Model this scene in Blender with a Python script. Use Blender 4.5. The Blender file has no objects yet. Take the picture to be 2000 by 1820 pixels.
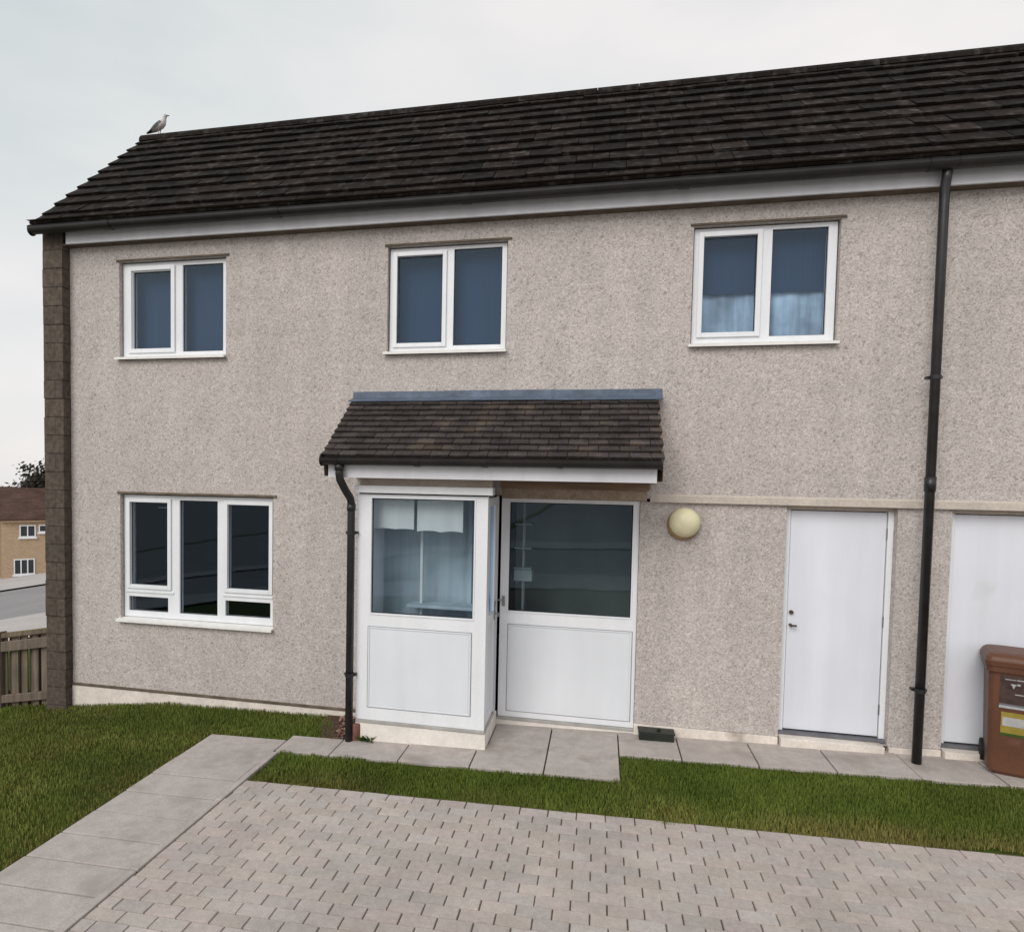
import bpy, bmesh, math, random
import numpy as np
from mathutils import Vector, Matrix
random.seed(7); rng = np.random.default_rng(7)
S = bpy.context.scene
COL = S.collection
R = math.radians

# ------------------------------------------------------------------ camera
cam = bpy.data.objects.new("camera", bpy.data.cameras.new("camera"))
COL.objects.link(cam)
_r = Vector((0.97731945, 0.21099615, 0.0180917)); _u = Vector((-0.02696461, 0.03925125, 0.99886548)); _f = Vector((-0.21004665, 0.9766985, -0.04405044))
CAM = Vector((5.75354656, -6.27216975, 2.30738127))
cam.matrix_world = Matrix(((_r.x, _u.x, -_f.x, CAM.x), (_r.y, _u.y, -_f.y, CAM.y), (_r.z, _u.z, -_f.z, CAM.z), (0, 0, 0, 1)))
cam.data.sensor_width = 36; cam.data.lens = 23.208
cam.data.shift_x = 0.05243; cam.data.shift_y = 0.0407
cam.data.clip_start = 0.05; cam.data.clip_end = 2000
S.camera = cam

# ------------------------------------------------------------------ sky, sun, exposure
SUN_EL, SUN_AZ = 38, 200          # degrees; azimuth clockwise from +y: behind the viewer, a little to the left
W = bpy.data.worlds.new("World"); S.world = W; W.use_nodes = True
nt = W.node_tree; nt.nodes.clear()
def wn(t): return nt.nodes.new(t)
out = wn('ShaderNodeOutputWorld'); bg = wn('ShaderNodeBackground')
sky = wn('ShaderNodeTexSky'); sky.sky_type = 'NISHITA'; sky.sun_disc = False
sky.sun_elevation = R(SUN_EL); sky.sun_rotation = R(SUN_AZ); sky.air_density = 1.0; sky.dust_density = 2.0
tc = wn('ShaderNodeTexCoord'); mp = wn('ShaderNodeMapping'); mp.inputs['Scale'].default_value = (1.2, 1.2, 3.0)
nz = wn('ShaderNodeTexNoise'); nz.inputs['Scale'].default_value = 1.7; nz.inputs['Detail'].default_value = 5; nz.inputs['Roughness'].default_value = 0.5
rp = wn('ShaderNodeValToRGB')
rp.color_ramp.elements[0].position = 0.30; rp.color_ramp.elements[0].color = (5.35, 5.85, 5.95, 1)
_e = rp.color_ramp.elements.new(0.52); _e.color = (6.7, 6.95, 6.9, 1)
rp.color_ramp.elements[-1].position = 0.74; rp.color_ramp.elements[-1].color = (8.3, 7.85, 7.75, 1)
mx = wn('ShaderNodeMix'); mx.data_type = 'RGBA'; mx.inputs['Factor'].default_value = 0.9
L = nt.links.new
L(tc.outputs['Generated'], mp.inputs['Vector']); L(mp.outputs['Vector'], nz.inputs['Vector']); None
sxyz = wn('ShaderNodeSeparateXYZ'); L(tc.outputs['Generated'], sxyz.inputs[0])
def wmath(op, a, b):
    n = wn('ShaderNodeMath'); n.operation = op
    for i, q in enumerate((a, b)):
        if isinstance(q, (int, float)): n.inputs[i].default_value = q
        else: L(q, n.inputs[i])
    return n.outputs[0]
drift = wmath('ADD', wmath('MULTIPLY', sxyz.outputs['X'], 0.22), wmath('MULTIPLY', sxyz.outputs['Z'], -0.50))   # thicker, greyer cloud high up in the west
L(wmath('ADD', wmath('ADD', wmath('MULTIPLY', nz.outputs['Fac'], 0.8), 0.46), drift), rp.inputs['Fac'])
L(sky.outputs['Color'], mx.inputs['A']); L(rp.outputs['Color'], mx.inputs['B'])
L(mx.outputs['Result'], bg.inputs['Color']); bg.inputs['Strength'].default_value = 0.1
L(bg.outputs['Background'], out.inputs['Surface'])
sl = bpy.data.lights.new("sun", 'SUN'); sl.energy = 1.5; sl.angle = R(35); sl.color = (1.0, 0.96, 0.91)
so = bpy.data.objects.new("sun", sl); COL.objects.link(so)
_sd = Vector((math.sin(R(SUN_AZ)) * math.cos(R(SUN_EL)), math.cos(R(SUN_AZ)) * math.cos(R(SUN_EL)), math.sin(R(SUN_EL))))
so.rotation_euler = _sd.to_track_quat('Z', 'Y').to_euler(); so.location = (0, -10, 20)
S.view_settings.view_transform = 'Standard'; S.view_settings.look = 'None'; S.view_settings.exposure = 0.25; S.view_settings.gamma = 1

# ------------------------------------------------------------------ terrain height
def gdrop(t): return 0.155 * (math.sqrt(t * t + 0.5) - 0.7071) if t > 0 else 0.0
def H(x, y=0):
    z = -0.2 + 0.025 * max(1.5, min(x, 14.0))
    return z - gdrop(min(1.5 - x, 75.0))

# ------------------------------------------------------------------ materials
MATS = {}
def mat(name, col, rough=0.7, spec=0.4, noise=None, bump=None, attr=None, metal=0.0, streak=None, blotch=None):
    """noise=(scale,amount)  bump=(scale,strength,dist)  attr=name of colour attribute that tints"""
    if name in MATS: return MATS[name]
    m = bpy.data.materials.new(name); m.use_nodes = True; MATS[name] = m
    t = m.node_tree; b = t.nodes['Principled BSDF']
    b.inputs['Roughness'].default_value = rough; b.inputs['Specular IOR Level'].default_value = spec; b.inputs['Metallic'].default_value = metal
    N = t.nodes.new; K = t.links.new
    co = N('ShaderNodeTexCoord').outputs['Object']
    cur = N('ShaderNodeRGB'); cur.outputs[0].default_value = (*col, 1); cur = cur.outputs[0]
    def mult(cur, fac_out, lo, hi, a=0.3, z=0.7):
        r = N('ShaderNodeMapRange'); r.inputs['From Min'].default_value = a; r.inputs['From Max'].default_value = z
        r.inputs['To Min'].default_value = lo; r.inputs['To Max'].default_value = hi; K(fac_out, r.inputs['Value'])
        v = N('ShaderNodeVectorMath'); v.operation = 'SCALE'; K(cur, v.inputs[0]); K(r.outputs['Result'], v.inputs['Scale'])
        return v.outputs[0]
    for nn in (noise or []):
        n = N('ShaderNodeTexNoise'); n.inputs['Scale'].default_value = nn[0]; n.inputs['Detail'].default_value = nn[2] if len(nn) > 2 else 4
        K(co, n.inputs['Vector']); cur = mult(cur, n.outputs['Fac'], 1 - nn[1], 1 + nn[1])
    if streak:
        mpn = N('ShaderNodeMapping'); mpn.inputs['Scale'].default_value = streak[0]; K(co, mpn.inputs['Vector'])
        n = N('ShaderNodeTexNoise'); n.inputs['Scale'].default_value = 1; n.inputs['Detail'].default_value = 4; K(mpn.outputs[0], n.inputs['Vector'])
        cur = mult(cur, n.outputs['Fac'], 1 - streak[1], 1 + streak[1])
    if blotch:   # (scale, threshold lo, hi, colour)
        n = N('ShaderNodeTexNoise'); n.inputs['Scale'].default_value = blotch[0]; n.inputs['Detail'].default_value = 5; K(co, n.inputs['Vector'])
        r = N('ShaderNodeMapRange'); r.inputs['From Min'].default_value = blotch[1]; r.inputs['From Max'].default_value = blotch[2]; K(n.outputs['Fac'], r.inputs['Value'])
        x = N('ShaderNodeMix'); x.data_type = 'RGBA'; K(r.outputs['Result'], x.inputs['Factor']); K(cur, x.inputs['A']); x.inputs['B'].default_value = (*blotch[3], 1)
        cur = x.outputs['Result']
    if attr:
        a = N('ShaderNodeAttribute'); a.attribute_name = attr
        x = N('ShaderNodeMix'); x.data_type = 'RGBA'; x.blend_type = 'MULTIPLY'; x.inputs['Factor'].default_value = 1
        K(cur, x.inputs['A']); K(a.outputs['Color'], x.inputs['B']); cur = x.outputs['Result']
    K(cur, b.inputs['Base Color'])
    if bump:
        n = N('ShaderNodeTexNoise'); n.inputs['Scale'].default_value = bump[0]; n.inputs['Detail'].default_value = 4; K(co, n.inputs['Vector'])
        u = N('ShaderNodeBump'); u.inputs['Strength'].default_value = bump[1]; u.inputs['Distance'].default_value = bump[2]
        K(n.outputs['Fac'], u.inputs['Height']); K(u.outputs['Normal'], b.inputs['Normal'])
    return m

def harl_material():
    """roughcast: small stones thrown on a cement coat"""
    m = bpy.data.materials.new('harl'); m.use_nodes = True
    t = m.node_tree; b = t.nodes['Principled BSDF']; b.inputs['Roughness'].default_value = 0.95; b.inputs['Specular IOR Level'].default_value = 0.15
    N = t.nodes.new; K = t.links.new
    co = N('ShaderNodeTexCoord').outputs['Object']
    v = N('ShaderNodeTexVoronoi'); v.inputs['Scale'].default_value = 95; K(co, v.inputs['Vector'])
    r1 = N('ShaderNodeValToRGB'); cr = r1.color_ramp     # colour of each stone
    cr.elements[0].position = 0.0; cr.elements[0].color = (0.325, 0.29, 0.272, 1)
    cr.elements[1].position = 1.0; cr.elements[1].color = (0.60, 0.557, 0.535, 1)
    e = cr.elements.new(0.3); e.color = (0.465, 0.424, 0.402, 1); e = cr.elements.new(0.75); e.color = (0.50, 0.457, 0.436, 1)
    sx = N('ShaderNodeSeparateXYZ'); K(v.outputs['Color'], sx.inputs[0]); K(sx.outputs['X'], r1.inputs['Fac'])
    # bigger clumps, 4 to 10 cm, and broad weathering
    cur = r1.outputs['Color']
    for sc, am, de in ((26, 0.08, 3), (11, 0.05, 3), (0.7, 0.05, 4), (3.5, 0.04, 3), (0, 0.05, 4)):
        n = N('ShaderNodeTexNoise'); n.inputs['Scale'].default_value = sc or 1; n.inputs['Detail'].default_value = de
        if sc: K(co, n.inputs['Vector'])
        else:      # vertical rain streaks
            mpn = N('ShaderNodeMapping'); mpn.inputs['Scale'].default_value = (5, 5, 0.35); K(co, mpn.inputs['Vector']); K(mpn.outputs[0], n.inputs['Vector'])
        r = N('ShaderNodeMapRange'); r.inputs['From Min'].default_value = 0.3; r.inputs['From Max'].default_value = 0.7
        r.inputs['To Min'].default_value = 1 - am; r.inputs['To Max'].default_value = 1 + am; K(n.outputs['Fac'], r.inputs['Value'])
        s = N('ShaderNodeVectorMath'); s.operation = 'SCALE'; K(cur, s.inputs[0]); K(r.outputs['Result'], s.inputs['Scale']); cur = s.outputs[0]
    # sparse dark specks
    v2 = N('ShaderNodeTexVoronoi'); v2.inputs['Scale'].default_value = 14; K(co, v2.inputs['Vector'])
    r = N('ShaderNodeMapRange'); r.inputs['From Min'].default_value = 0.16; r.inputs['From Max'].default_value = 0.24; K(v2.outputs['Distance'], r.inputs['Value'])
    s2 = N('ShaderNodeSeparateXYZ'); K(v2.outputs['Color'], s2.inputs[0])
    g = N('ShaderNodeMath'); g.operation = 'LESS_THAN'; K(s2.outputs['Y'], g.inputs[0]); g.inputs[1].default_value = 0.22
    iv = N('ShaderNodeMath'); iv.operation = 'SUBTRACT'; iv.inputs[0].default_value = 1; K(r.outputs['Result'], iv.inputs[1])
    mu = N('ShaderNodeMath'); mu.operation = 'MULTIPLY'; K(g.outputs[0], mu.inputs[0]); K(iv.outputs[0], mu.inputs[1])
    m5 = N('ShaderNodeMath'); m5.operation = 'MULTIPLY'; K(mu.outputs[0], m5.inputs[0]); m5.inputs[1].default_value = 0.4
    x = N('ShaderNodeMix'); x.data_type = 'RGBA'; K(m5.outputs[0], x.inputs['Factor']); K(cur, x.inputs['A']); x.inputs['B'].default_value = (0.2, 0.165, 0.15, 1)
    K(x.outputs['Result'], b.inputs['Base Color'])
    n = N('ShaderNodeTexNoise'); n.inputs['Scale'].default_value = 35; n.inputs['Detail'].default_value = 3; K(co, n.inputs['Vector'])
    ad = N('ShaderNodeMath'); ad.operation = 'MULTIPLY_ADD'; K(v.outputs['Distance'], ad.inputs[0]); ad.inputs[1].default_value = -0.8; K(n.outputs['Fac'], ad.inputs[2])
    u = N('ShaderNodeBump'); u.inputs['Strength'].default_value = 0.5; u.inputs['Distance'].default_value = 0.008
    K(ad.outputs[0], u.inputs['Height']); K(u.outputs['Normal'], b.inputs['Normal'])
    return m
M_HARL = harl_material()

def brick_material(name, c1, c2, mort, bw, bh, scale_axes, mortar=0.012, rough=0.9):
    m = bpy.data.materials.new(name); m.use_nodes = True
    t = m.node_tree; b = t.nodes['Principled BSDF']; b.inputs['Roughness'].default_value = rough; b.inputs['Specular IOR Level'].default_value = 0.2
    N = t.nodes.new; K = t.links.new
    co = N('ShaderNodeTexCoord').outputs['Object']; sp = N('ShaderNodeSeparateXYZ'); K(co, sp.inputs[0])
    cb = N('ShaderNodeCombineXYZ')
    if scale_axes == 'xy+z':
        a = N('ShaderNodeMath'); a.operation = 'ADD'; K(sp.outputs['X'], a.inputs[0]); K(sp.outputs['Y'], a.inputs[1]); K(a.outputs[0], cb.inputs['X'])
    K(sp.outputs['Z'], cb.inputs['Y'])
    br = N('ShaderNodeTexBrick'); K(cb.outputs[0], br.inputs['Vector'])
    br.inputs['Color1'].default_value = (*c1, 1); br.inputs['Color2'].default_value = (*c2, 1); br.inputs['Mortar'].default_value = (*mort, 1)
    br.inputs['Scale'].default_value = 1; br.inputs['Brick Width'].default_value = bw; br.inputs['Row Height'].default_value = bh; br.inputs['Mortar Size'].default_value = mortar; br.inputs['Mortar Smooth'].default_value = 0.3
    n = N('ShaderNodeTexNoise'); n.inputs['Scale'].default_value = 22; n.inputs['Detail'].default_value = 5; K(co, n.inputs['Vector'])
    r = N('ShaderNodeMapRange'); r.inputs['From Min'].default_value = 0.3; r.inputs['From Max'].default_value = 0.7; r.inputs['To Min'].default_value = 0.7; r.inputs['To Max'].default_value = 1.3; K(n.outputs['Fac'], r.inputs['Value'])
    s = N('ShaderNodeVectorMath'); s.operation = 'SCALE'; K(br.outputs['Color'], s.inputs[0]); K(r.outputs['Result'], s.inputs['Scale']); K(s.outputs[0], b.inputs['Base Color'])
    ad = N('ShaderNodeMath'); ad.operation = 'MULTIPLY_ADD'; K(n.outputs['Fac'], ad.inputs[0]); ad.inputs[1].default_value = 0.4
    iv = N('ShaderNodeMath'); iv.operation = 'SUBTRACT'; iv.inputs[0].default_value = 1; K(br.outputs['Fac'], iv.inputs[1]); K(iv.outputs[0], ad.inputs[2])
    u = N('ShaderNodeBump'); u.inputs['Strength'].default_value = 0.7; u.inputs['Distance'].default_value = 0.01; K(ad.outputs[0], u.inputs['Height']); K(u.outputs['Normal'], b.inputs['Normal'])
    return m

def glass_material(name, tint, refl=0.09):
    m = bpy.data.materials.new(name); m.use_nodes = True; t = m.node_tree; t.nodes.clear()
    N = t.nodes.new; K = t.links.new
    o = N('ShaderNodeOutputMaterial'); mixs = N('ShaderNodeMixShader'); tr = N('ShaderNodeBsdfTransparent'); gl = N('ShaderNodeBsdfGlossy')
    tr.inputs['Color'].default_value = (*tint, 1); gl.inputs['Roughness'].default_value = 0.02; gl.inputs['Color'].default_value = (0.6, 0.8, 1.0, 1)
    lw = N('ShaderNodeFresnel'); ge = N('ShaderNodeNewGeometry')     # a thin pane reflects alike from both faces
    io = N('ShaderNodeMapRange'); io.inputs['To Min'].default_value = 1.5; io.inputs['To Max'].default_value = 1 / 1.5; K(ge.outputs['Backfacing'], io.inputs['Value']); K(io.outputs['Result'], lw.inputs['IOR'])
    ml = N('ShaderNodeMath'); ml.operation = 'MULTIPLY'; ml.inputs[1].default_value = refl / 0.04; ml.use_clamp = True; K(lw.outputs[0], ml.inputs[0])
    n = N('ShaderNodeTexNoise'); n.inputs['Scale'].default_value = 1.6; K(N('ShaderNodeTexCoord').outputs['Object'], n.inputs['Vector'])
    u = N('ShaderNodeBump'); u.inputs['Strength'].default_value = 0.05; u.inputs['Distance'].default_value = 0.02; K(n.outputs['Fac'], u.inputs['Height']); K(u.outputs['Normal'], gl.inputs['Normal'])
    K(ml.outputs[0], mixs.inputs[0]); K(tr.outputs[0], mixs.inputs[1]); K(gl.outputs[0], mixs.inputs[2]); K(mixs.outputs[0], o.inputs['Surface'])
    return m

M_BLOCK = brick_material('pillar_block', (0.10, 0.08, 0.066), (0.082, 0.066, 0.055), (0.078, 0.063, 0.052), 0.42, 0.2, 'xy+z', 0.008)
M_GLASS = glass_material('window_glass', (0.86, 0.92, 0.96), 0.068)
M_UPVC = mat('white_upvc', (0.76, 0.78, 0.81), 0.35, 0.45, noise=[(2.5, 0.03), (30, 0.02)], streak=((9, 9, 0.6), 0.03))
M_PANEL = mat('white_panel', (0.70, 0.73, 0.77), 0.4, 0.4, noise=[(1.6, 0.035)], streak=((7, 7, 0.5), 0.03))
M_DOORW = mat('white_painted_door', (0.70, 0.725, 0.79), 0.45, 0.4, noise=[(1.4, 0.035)], streak=((6, 6, 0.5), 0.05), blotch=(2.2, 0.66, 0.9, (0.55, 0.56, 0.57)))
M_SILL = mat('white_sill', (0.78, 0.77, 0.74), 0.55, 0.3, noise=[(12, 0.06)])
M_FASCIA = mat('fascia_white', (0.66, 0.67, 0.71), 0.45, 0.4, noise=[(3, 0.06)], streak=((8, 8, 1), 0.06))
M_PLINTH = mat('cream_plinth', (0.70, 0.64, 0.58), 0.85, 0.2, noise=[(6, 0.12), (40, 0.08)], bump=(60, 0.4, 0.006), blotch=(3.0, 0.58, 0.72, (0.36, 0.31, 0.26)))
M_BEAD = mat('drip_bead', (0.12, 0.095, 0.07), 0.7, 0.2, noise=[(9, 0.3)])
M_BAND = mat('band_render', (0.52, 0.465, 0.41), 0.9, 0.2, noise=[(5, 0.08), (45, 0.1)], bump=(70, 0.4, 0.006))
M_GUTTER = mat('black_gutter', (0.014, 0.012, 0.012), 0.42, 0.45, noise=[(6, 0.4)])
M_PIPE = mat('black_pipe', (0.016, 0.015, 0.016), 0.38, 0.5, noise=[(9, 0.4)])
M_TILE = mat('roof_tile', (0.0115, 0.0080, 0.0066), 0.85, 0.14, noise=[(3, 0.3), (40, 0.35)], bump=(90, 0.5, 0.004), attr='tint', blotch=(10, 0.52, 0.70, (0.042, 0.038, 0.036)))
M_CTILE = mat('canopy_tile', (0.054, 0.046, 0.045), 0.85, 0.2, noise=[(5, 0.3), (50, 0.3)], bump=(90, 0.5, 0.004), attr='tint', blotch=(5, 0.56, 0.80, (0.10, 0.075, 0.052)))
M_FELT = mat('roof_felt', (0.01, 0.009, 0.009), 0.95, 0.1)
M_LEAD = mat('lead_flashing', (0.085, 0.115, 0.165), 0.5, 0.5, noise=[(4, 0.25), (18, 0.2)], bump=(7, 0.5, 0.02))
M_SOFFIT = mat('brown_timber', (0.25, 0.17, 0.115), 0.75, 0.25, noise=[(4, 0.15)], streak=((2, 20, 20), 0.2))
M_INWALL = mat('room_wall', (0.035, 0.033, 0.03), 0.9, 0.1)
M_BLUEBLIND = mat('navy_blind', (0.026, 0.048, 0.092), 0.85, 0.15, streak=((60, 60, 0.4), 0.12))
M_NET = mat('net_curtain', (0.34, 0.43, 0.53), 0.9, 0.1, noise=[(4, 0.3)], streak=((11, 11, 0.9), 0.45))
M_PALEBLIND = mat('pale_blind', (0.62, 0.64, 0.63), 0.9, 0.1, streak=((5, 5, 0.6), 0.06))
M_DIM = mat('dim_grey_shelf', (0.24, 0.28, 0.28), 0.8, 0.2, noise=[(6, 0.15)])
M_BLUEWALL = mat('porch_inner_wall', (0.36, 0.43, 0.47), 0.85, 0.2, noise=[(2, 0.15)], streak=((9, 9, 0.6), 0.16))
M_CHROME = mat('grey_metal', (0.35, 0.35, 0.36), 0.3, 0.5, metal=0.9)
M_DARKMETAL = mat('dark_brass', (0.10, 0.075, 0.05), 0.4, 0.5, metal=0.6)
M_LAMP = mat('yellowed_lamp_glass', (0.74, 0.69, 0.46), 0.35, 0.5, noise=[(9, 0.08)])
M_LAMPBASE = mat('lamp_base', (0.30, 0.19, 0.09), 0.5, 0.4, noise=[(12, 0.3)])
M_SLAB = mat('concrete_slab', (0.42, 0.378, 0.355), 0.9, 0.2, noise=[(2.2, 0.09), (12, 0.09), (90, 0.12)], bump=(120, 0.35, 0.004), attr='tint', blotch=(2.6, 0.55, 0.75, (0.30, 0.265, 0.24)))
M_PAVER = mat('block_paver', (0.41, 0.372, 0.352), 0.9, 0.2, noise=[(0.9, 0.10), (3.5, 0.07), (25, 0.08), (120, 0.12)], bump=(160, 0.4, 0.003), attr='tint')
M_BED = mat('jointing_sand', (0.145, 0.11, 0.085), 0.95, 0.1, noise=[(30, 0.3)])
M_SOIL = mat('bare_soil', (0.085, 0.055, 0.042), 0.95, 0.1, noise=[(14, 0.4), (60, 0.3)], bump=(40, 0.9, 0.02))
M_STONE = mat('pebble', (0.33, 0.25, 0.22), 0.85, 0.2, attr='tint')
M_GROUND = mat('turf_ground', (0.055, 0.082, 0.014), 0.95, 0.1, noise=[(0.6, 0.2), (5, 0.3), (40, 0.3)], bump=(60, 0.8, 0.02))
M_GRASS = mat('grass_blade', (0.115, 0.160, 0.025), 0.75, 0.2, attr='tint')
M_ASPH = mat('asphalt', (0.25, 0.235, 0.24), 0.9, 0.2, noise=[(0.4, 0.1), (8, 0.1), (90, 0.12)])
M_PAVE = mat('pale_pavement', (0.42, 0.385, 0.37), 0.9, 0.2, noise=[(0.5, 0.08), (10, 0.08)])
M_WOOD = mat('weathered_wood', (0.15, 0.122, 0.095), 0.9, 0.15, noise=[(3, 0.2)], streak=((25, 25, 1.5), 0.3), attr='tint', bump=(40, 0.4, 0.004))
M_BIN = mat('brown_bin_plastic', (0.118, 0.048, 0.025), 0.5, 0.4, noise=[(3, 0.14), (60, 0.08)], bump=(220, 0.15, 0.002), blotch=(7, 0.60, 0.80, (0.16, 0.085, 0.06)))
M_BINDARK = mat('faded_brown_panel', (0.13, 0.085, 0.075), 0.6, 0.3, noise=[(14, 0.35)])
M_RUBBER = mat('black_rubber', (0.015, 0.015, 0.015), 0.7, 0.3)
M_YELLOW = mat('yellow_sticker', (0.55, 0.44, 0.09), 0.5, 0.4, noise=[(20, 0.08)])
M_STICKW = mat('white_sticker', (0.72, 0.72, 0.72), 0.5, 0.4, noise=[(25, 0.08)])
M_GREENST = mat('green_sticker', (0.10, 0.17, 0.035), 0.5, 0.4)
M_GBOX = mat('dark_green_plastic', (0.012, 0.018, 0.012), 0.4, 0.45, noise=[(9, 0.3)])
M_LEAF = mat('tree_leaf', (0.045, 0.042, 0.030), 0.8, 0.2, attr='tint')
M_BARK = mat('bark', (0.06, 0.045, 0.035), 0.95, 0.1, noise=[(8, 0.3)])
M_FARBRICK = brick_material('yellow_brick', (0.46, 0.335, 0.215), (0.40, 0.285, 0.18), (0.42, 0.34, 0.26), 0.45, 0.15, 'xy+z', 0.02)
M_FARROOF = mat('far_roof', (0.072, 0.042, 0.034), 0.9, 0.2, noise=[(0.6, 0.2), (6, 0.2)], streak=((1, 1, 9), 0.25))
M_FARPANE = mat('far_pane', (0.03, 0.035, 0.04), 0.1, 0.5)
M_FEATHER = mat('gull_feathers', (1, 1, 1), 0.8, 0.2, attr='tint')
M_BEAK = mat('gull_beak', (0.18, 0.15, 0.12), 0.5, 0.3)
M_PINK = mat('gull_leg', (0.35, 0.2, 0.18), 0.6, 0.3)

# ------------------------------------------------------------------ mesh and object helpers
WLOC = {}
def root(name, loc, label, cat, group=None):
    o = bpy.data.objects.new(name, None); COL.objects.link(o); o.location = loc; o.empty_display_size = 0.2
    o['label'] = label; o['category'] = cat
    if group: o['group'] = group
    WLOC[o] = Vector(loc); return o
def obj(name, bm, m, parent=None, smooth=False, label=None, cat=None, kind=None, group=None):
    """bm holds world-space vertices; they are stored relative to the parent's place"""
    me = bpy.data.meshes.new(name)
    off = WLOC[parent] if parent is not None else Vector((0, 0, 0))
    bmesh.ops.translate(bm, verts=bm.verts, vec=-off)
    bmesh.ops.recalc_face_normals(bm, faces=bm.faces)
    if smooth:
        for f in bm.faces: f.smooth = True
    bm.to_mesh(me); bm.free()
    me.materials.append(m)
    o = bpy.data.objects.new(name, me); COL.objects.link(o)
    if parent is not None: o.parent = parent
    WLOC[o] = off
    if label: o['label'] = label
    if cat: o['category'] = cat
    if kind: o['kind'] = kind
    if group: o['group'] = group
    return o
def NB(): return bmesh.new()
def box(bm, x0, x1, y0, y1, z0, z1, bev=0.0, tint=None, M=None):
    vs = [bm.verts.new(p) for p in ((x0, y0, z0), (x1, y0, z0), (x1, y1, z0), (x0, y1, z0), (x0, y0, z1), (x1, y0, z1), (x1, y1, z1), (x0, y1, z1))]
    fs = [bm.faces.new([vs[i] for i in q]) for q in ((3, 2, 1, 0), (4, 5, 6, 7), (0, 1, 5, 4), (1, 2, 6, 5), (2, 3, 7, 6), (3, 0, 4, 7))]
    if bev:
        r = bmesh.ops.bevel(bm, geom=list({e for f in fs for e in f.edges}), offset=bev, segments=2, affect='EDGES', profile=0.6)
        fs = [f for f in bm.faces if f.is_valid and f in set(r['faces'])] + [f for f in fs if f.is_valid]
        vs = list({v for f in fs for v in f.verts})
    if M is not None: bmesh.ops.transform(bm, matrix=M, verts=[v for v in vs if v.is_valid])
    if tint is not None:
        ly = bm.loops.layers.float_color.get('tint') or bm.loops.layers.float_color.new('tint')
        for f in fs:
            for l in f.loops: l[ly] = (*tint, 1)
    return vs
def quad(bm, pts):
    return bm.faces.new([bm.verts.new(p) for p in pts])
def tube(bm, pts, rads, n=14, cap=True, flat=1.0):
    pts = [Vector(p) for p in pts]
    if not isinstance(rads, (list, tuple)): rads = [rads] * len(pts)
    rings = []
    for i, p in enumerate(pts):
        d = (pts[min(i + 1, len(pts) - 1)] - pts[max(i - 1, 0)]).normalized()
        a = Vector((0, 1, 0)) if abs(d.y) < 0.9 else Vector((1, 0, 0))
        u = d.cross(a).normalized(); w = d.cross(u).normalized()
        rings.append([bm.verts.new(p + rads[i] * (math.cos(t) * u + flat * math.sin(t) * w)) for t in [2 * math.pi * k / n for k in range(n)]])
    for a, b in zip(rings, rings[1:]):
        for k in range(n): bm.faces.new((a[k], a[(k + 1) % n], b[(k + 1) % n], b[k]))
    if cap: bm.faces.new(rings[0][::-1]); bm.faces.new(rings[-1])
def profile_x(bm, prof, x0, x1):
    """sweep a closed (y,z) outline along x"""
    a = [bm.verts.new((x0, y, z)) for y, z in prof]; b = [bm.verts.new((x1, y, z)) for y, z in prof]; n = len(prof)
    for k in range(n): bm.faces.new((a[k], a[(k + 1) % n], b[(k + 1) % n], b[k]))
    bm.faces.new(a[::-1]); bm.faces.new(b)
def holed_wall(bm, x0, x1, z0, z1, holes, y, depth):
    """front sheet at y with openings (hx0,hx1,hz0,hz1) and their reveals, plus a back sheet"""
    xs = sorted({x0, x1, *[h[0] for h in holes], *[h[1] for h in holes]}); zs = sorted({z0, z1, *[h[2] for h in holes], *[h[3] for h in holes]})
    for a, b in zip(xs, xs[1:]):
        for c, d in zip(zs, zs[1:]):
            if any(h[0] - 1e-6 <= a and b <= h[1] + 1e-6 and h[2] - 1e-6 <= c and d <= h[3] + 1e-6 for h in holes): continue
            quad(bm, ((a, y, c), (b, y, c), (b, y, d), (a, y, d)))
            quad(bm, ((a, depth, d), (b, depth, d), (b, depth, c), (a, depth, c)))
    for a, b, c, d in holes:
        quad(bm, ((a, y, c), (a, depth, c), (a, depth, d), (a, y, d))); quad(bm, ((b, depth, c), (b, y, c), (b, y, d), (b, depth, d)))
        quad(bm, ((a, y, d), (a, depth, d), (b, depth, d), (b, y, d))); quad(bm, ((a, depth, c), (a, y, c), (b, y, c), (b, depth, c)))
def jit(s=0.1, base=1.0):
    v = base + random.uniform(-s, s); return (v * random.uniform(0.98, 1.02), v, v * random.uniform(0.98, 1.02))

# ================================================================== SETTING: ground, path, driveway, road
def build_ground():
    xs = np.unique(np.concatenate([[-600, -300, -150, -100], np.arange(-80, -8, 4.0), np.arange(-8, 16.1, 0.4), [20, 30, 50, 100, 200, 400]]))
    ys = np.unique(np.concatenate([[-400, -200, -100, -60, -40, -25, -16], np.arange(-12, 6.1, 1.0), [10, 15, 20, 30, 40, 50, 60, 80, 120, 200, 400]]))
    bm = NB(); g = [[bm.verts.new((x, y, H(x) - 0.035)) for y in ys] for x in xs]
    for i in range(len(xs) - 1):
        for j in range(len(ys) - 1): bm.faces.new((g[i][j], g[i + 1][j], g[i + 1][j + 1], g[i][j + 1]))
    obj('ground', bm, M_GROUND, kind='structure', smooth=True)
build_ground()

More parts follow.
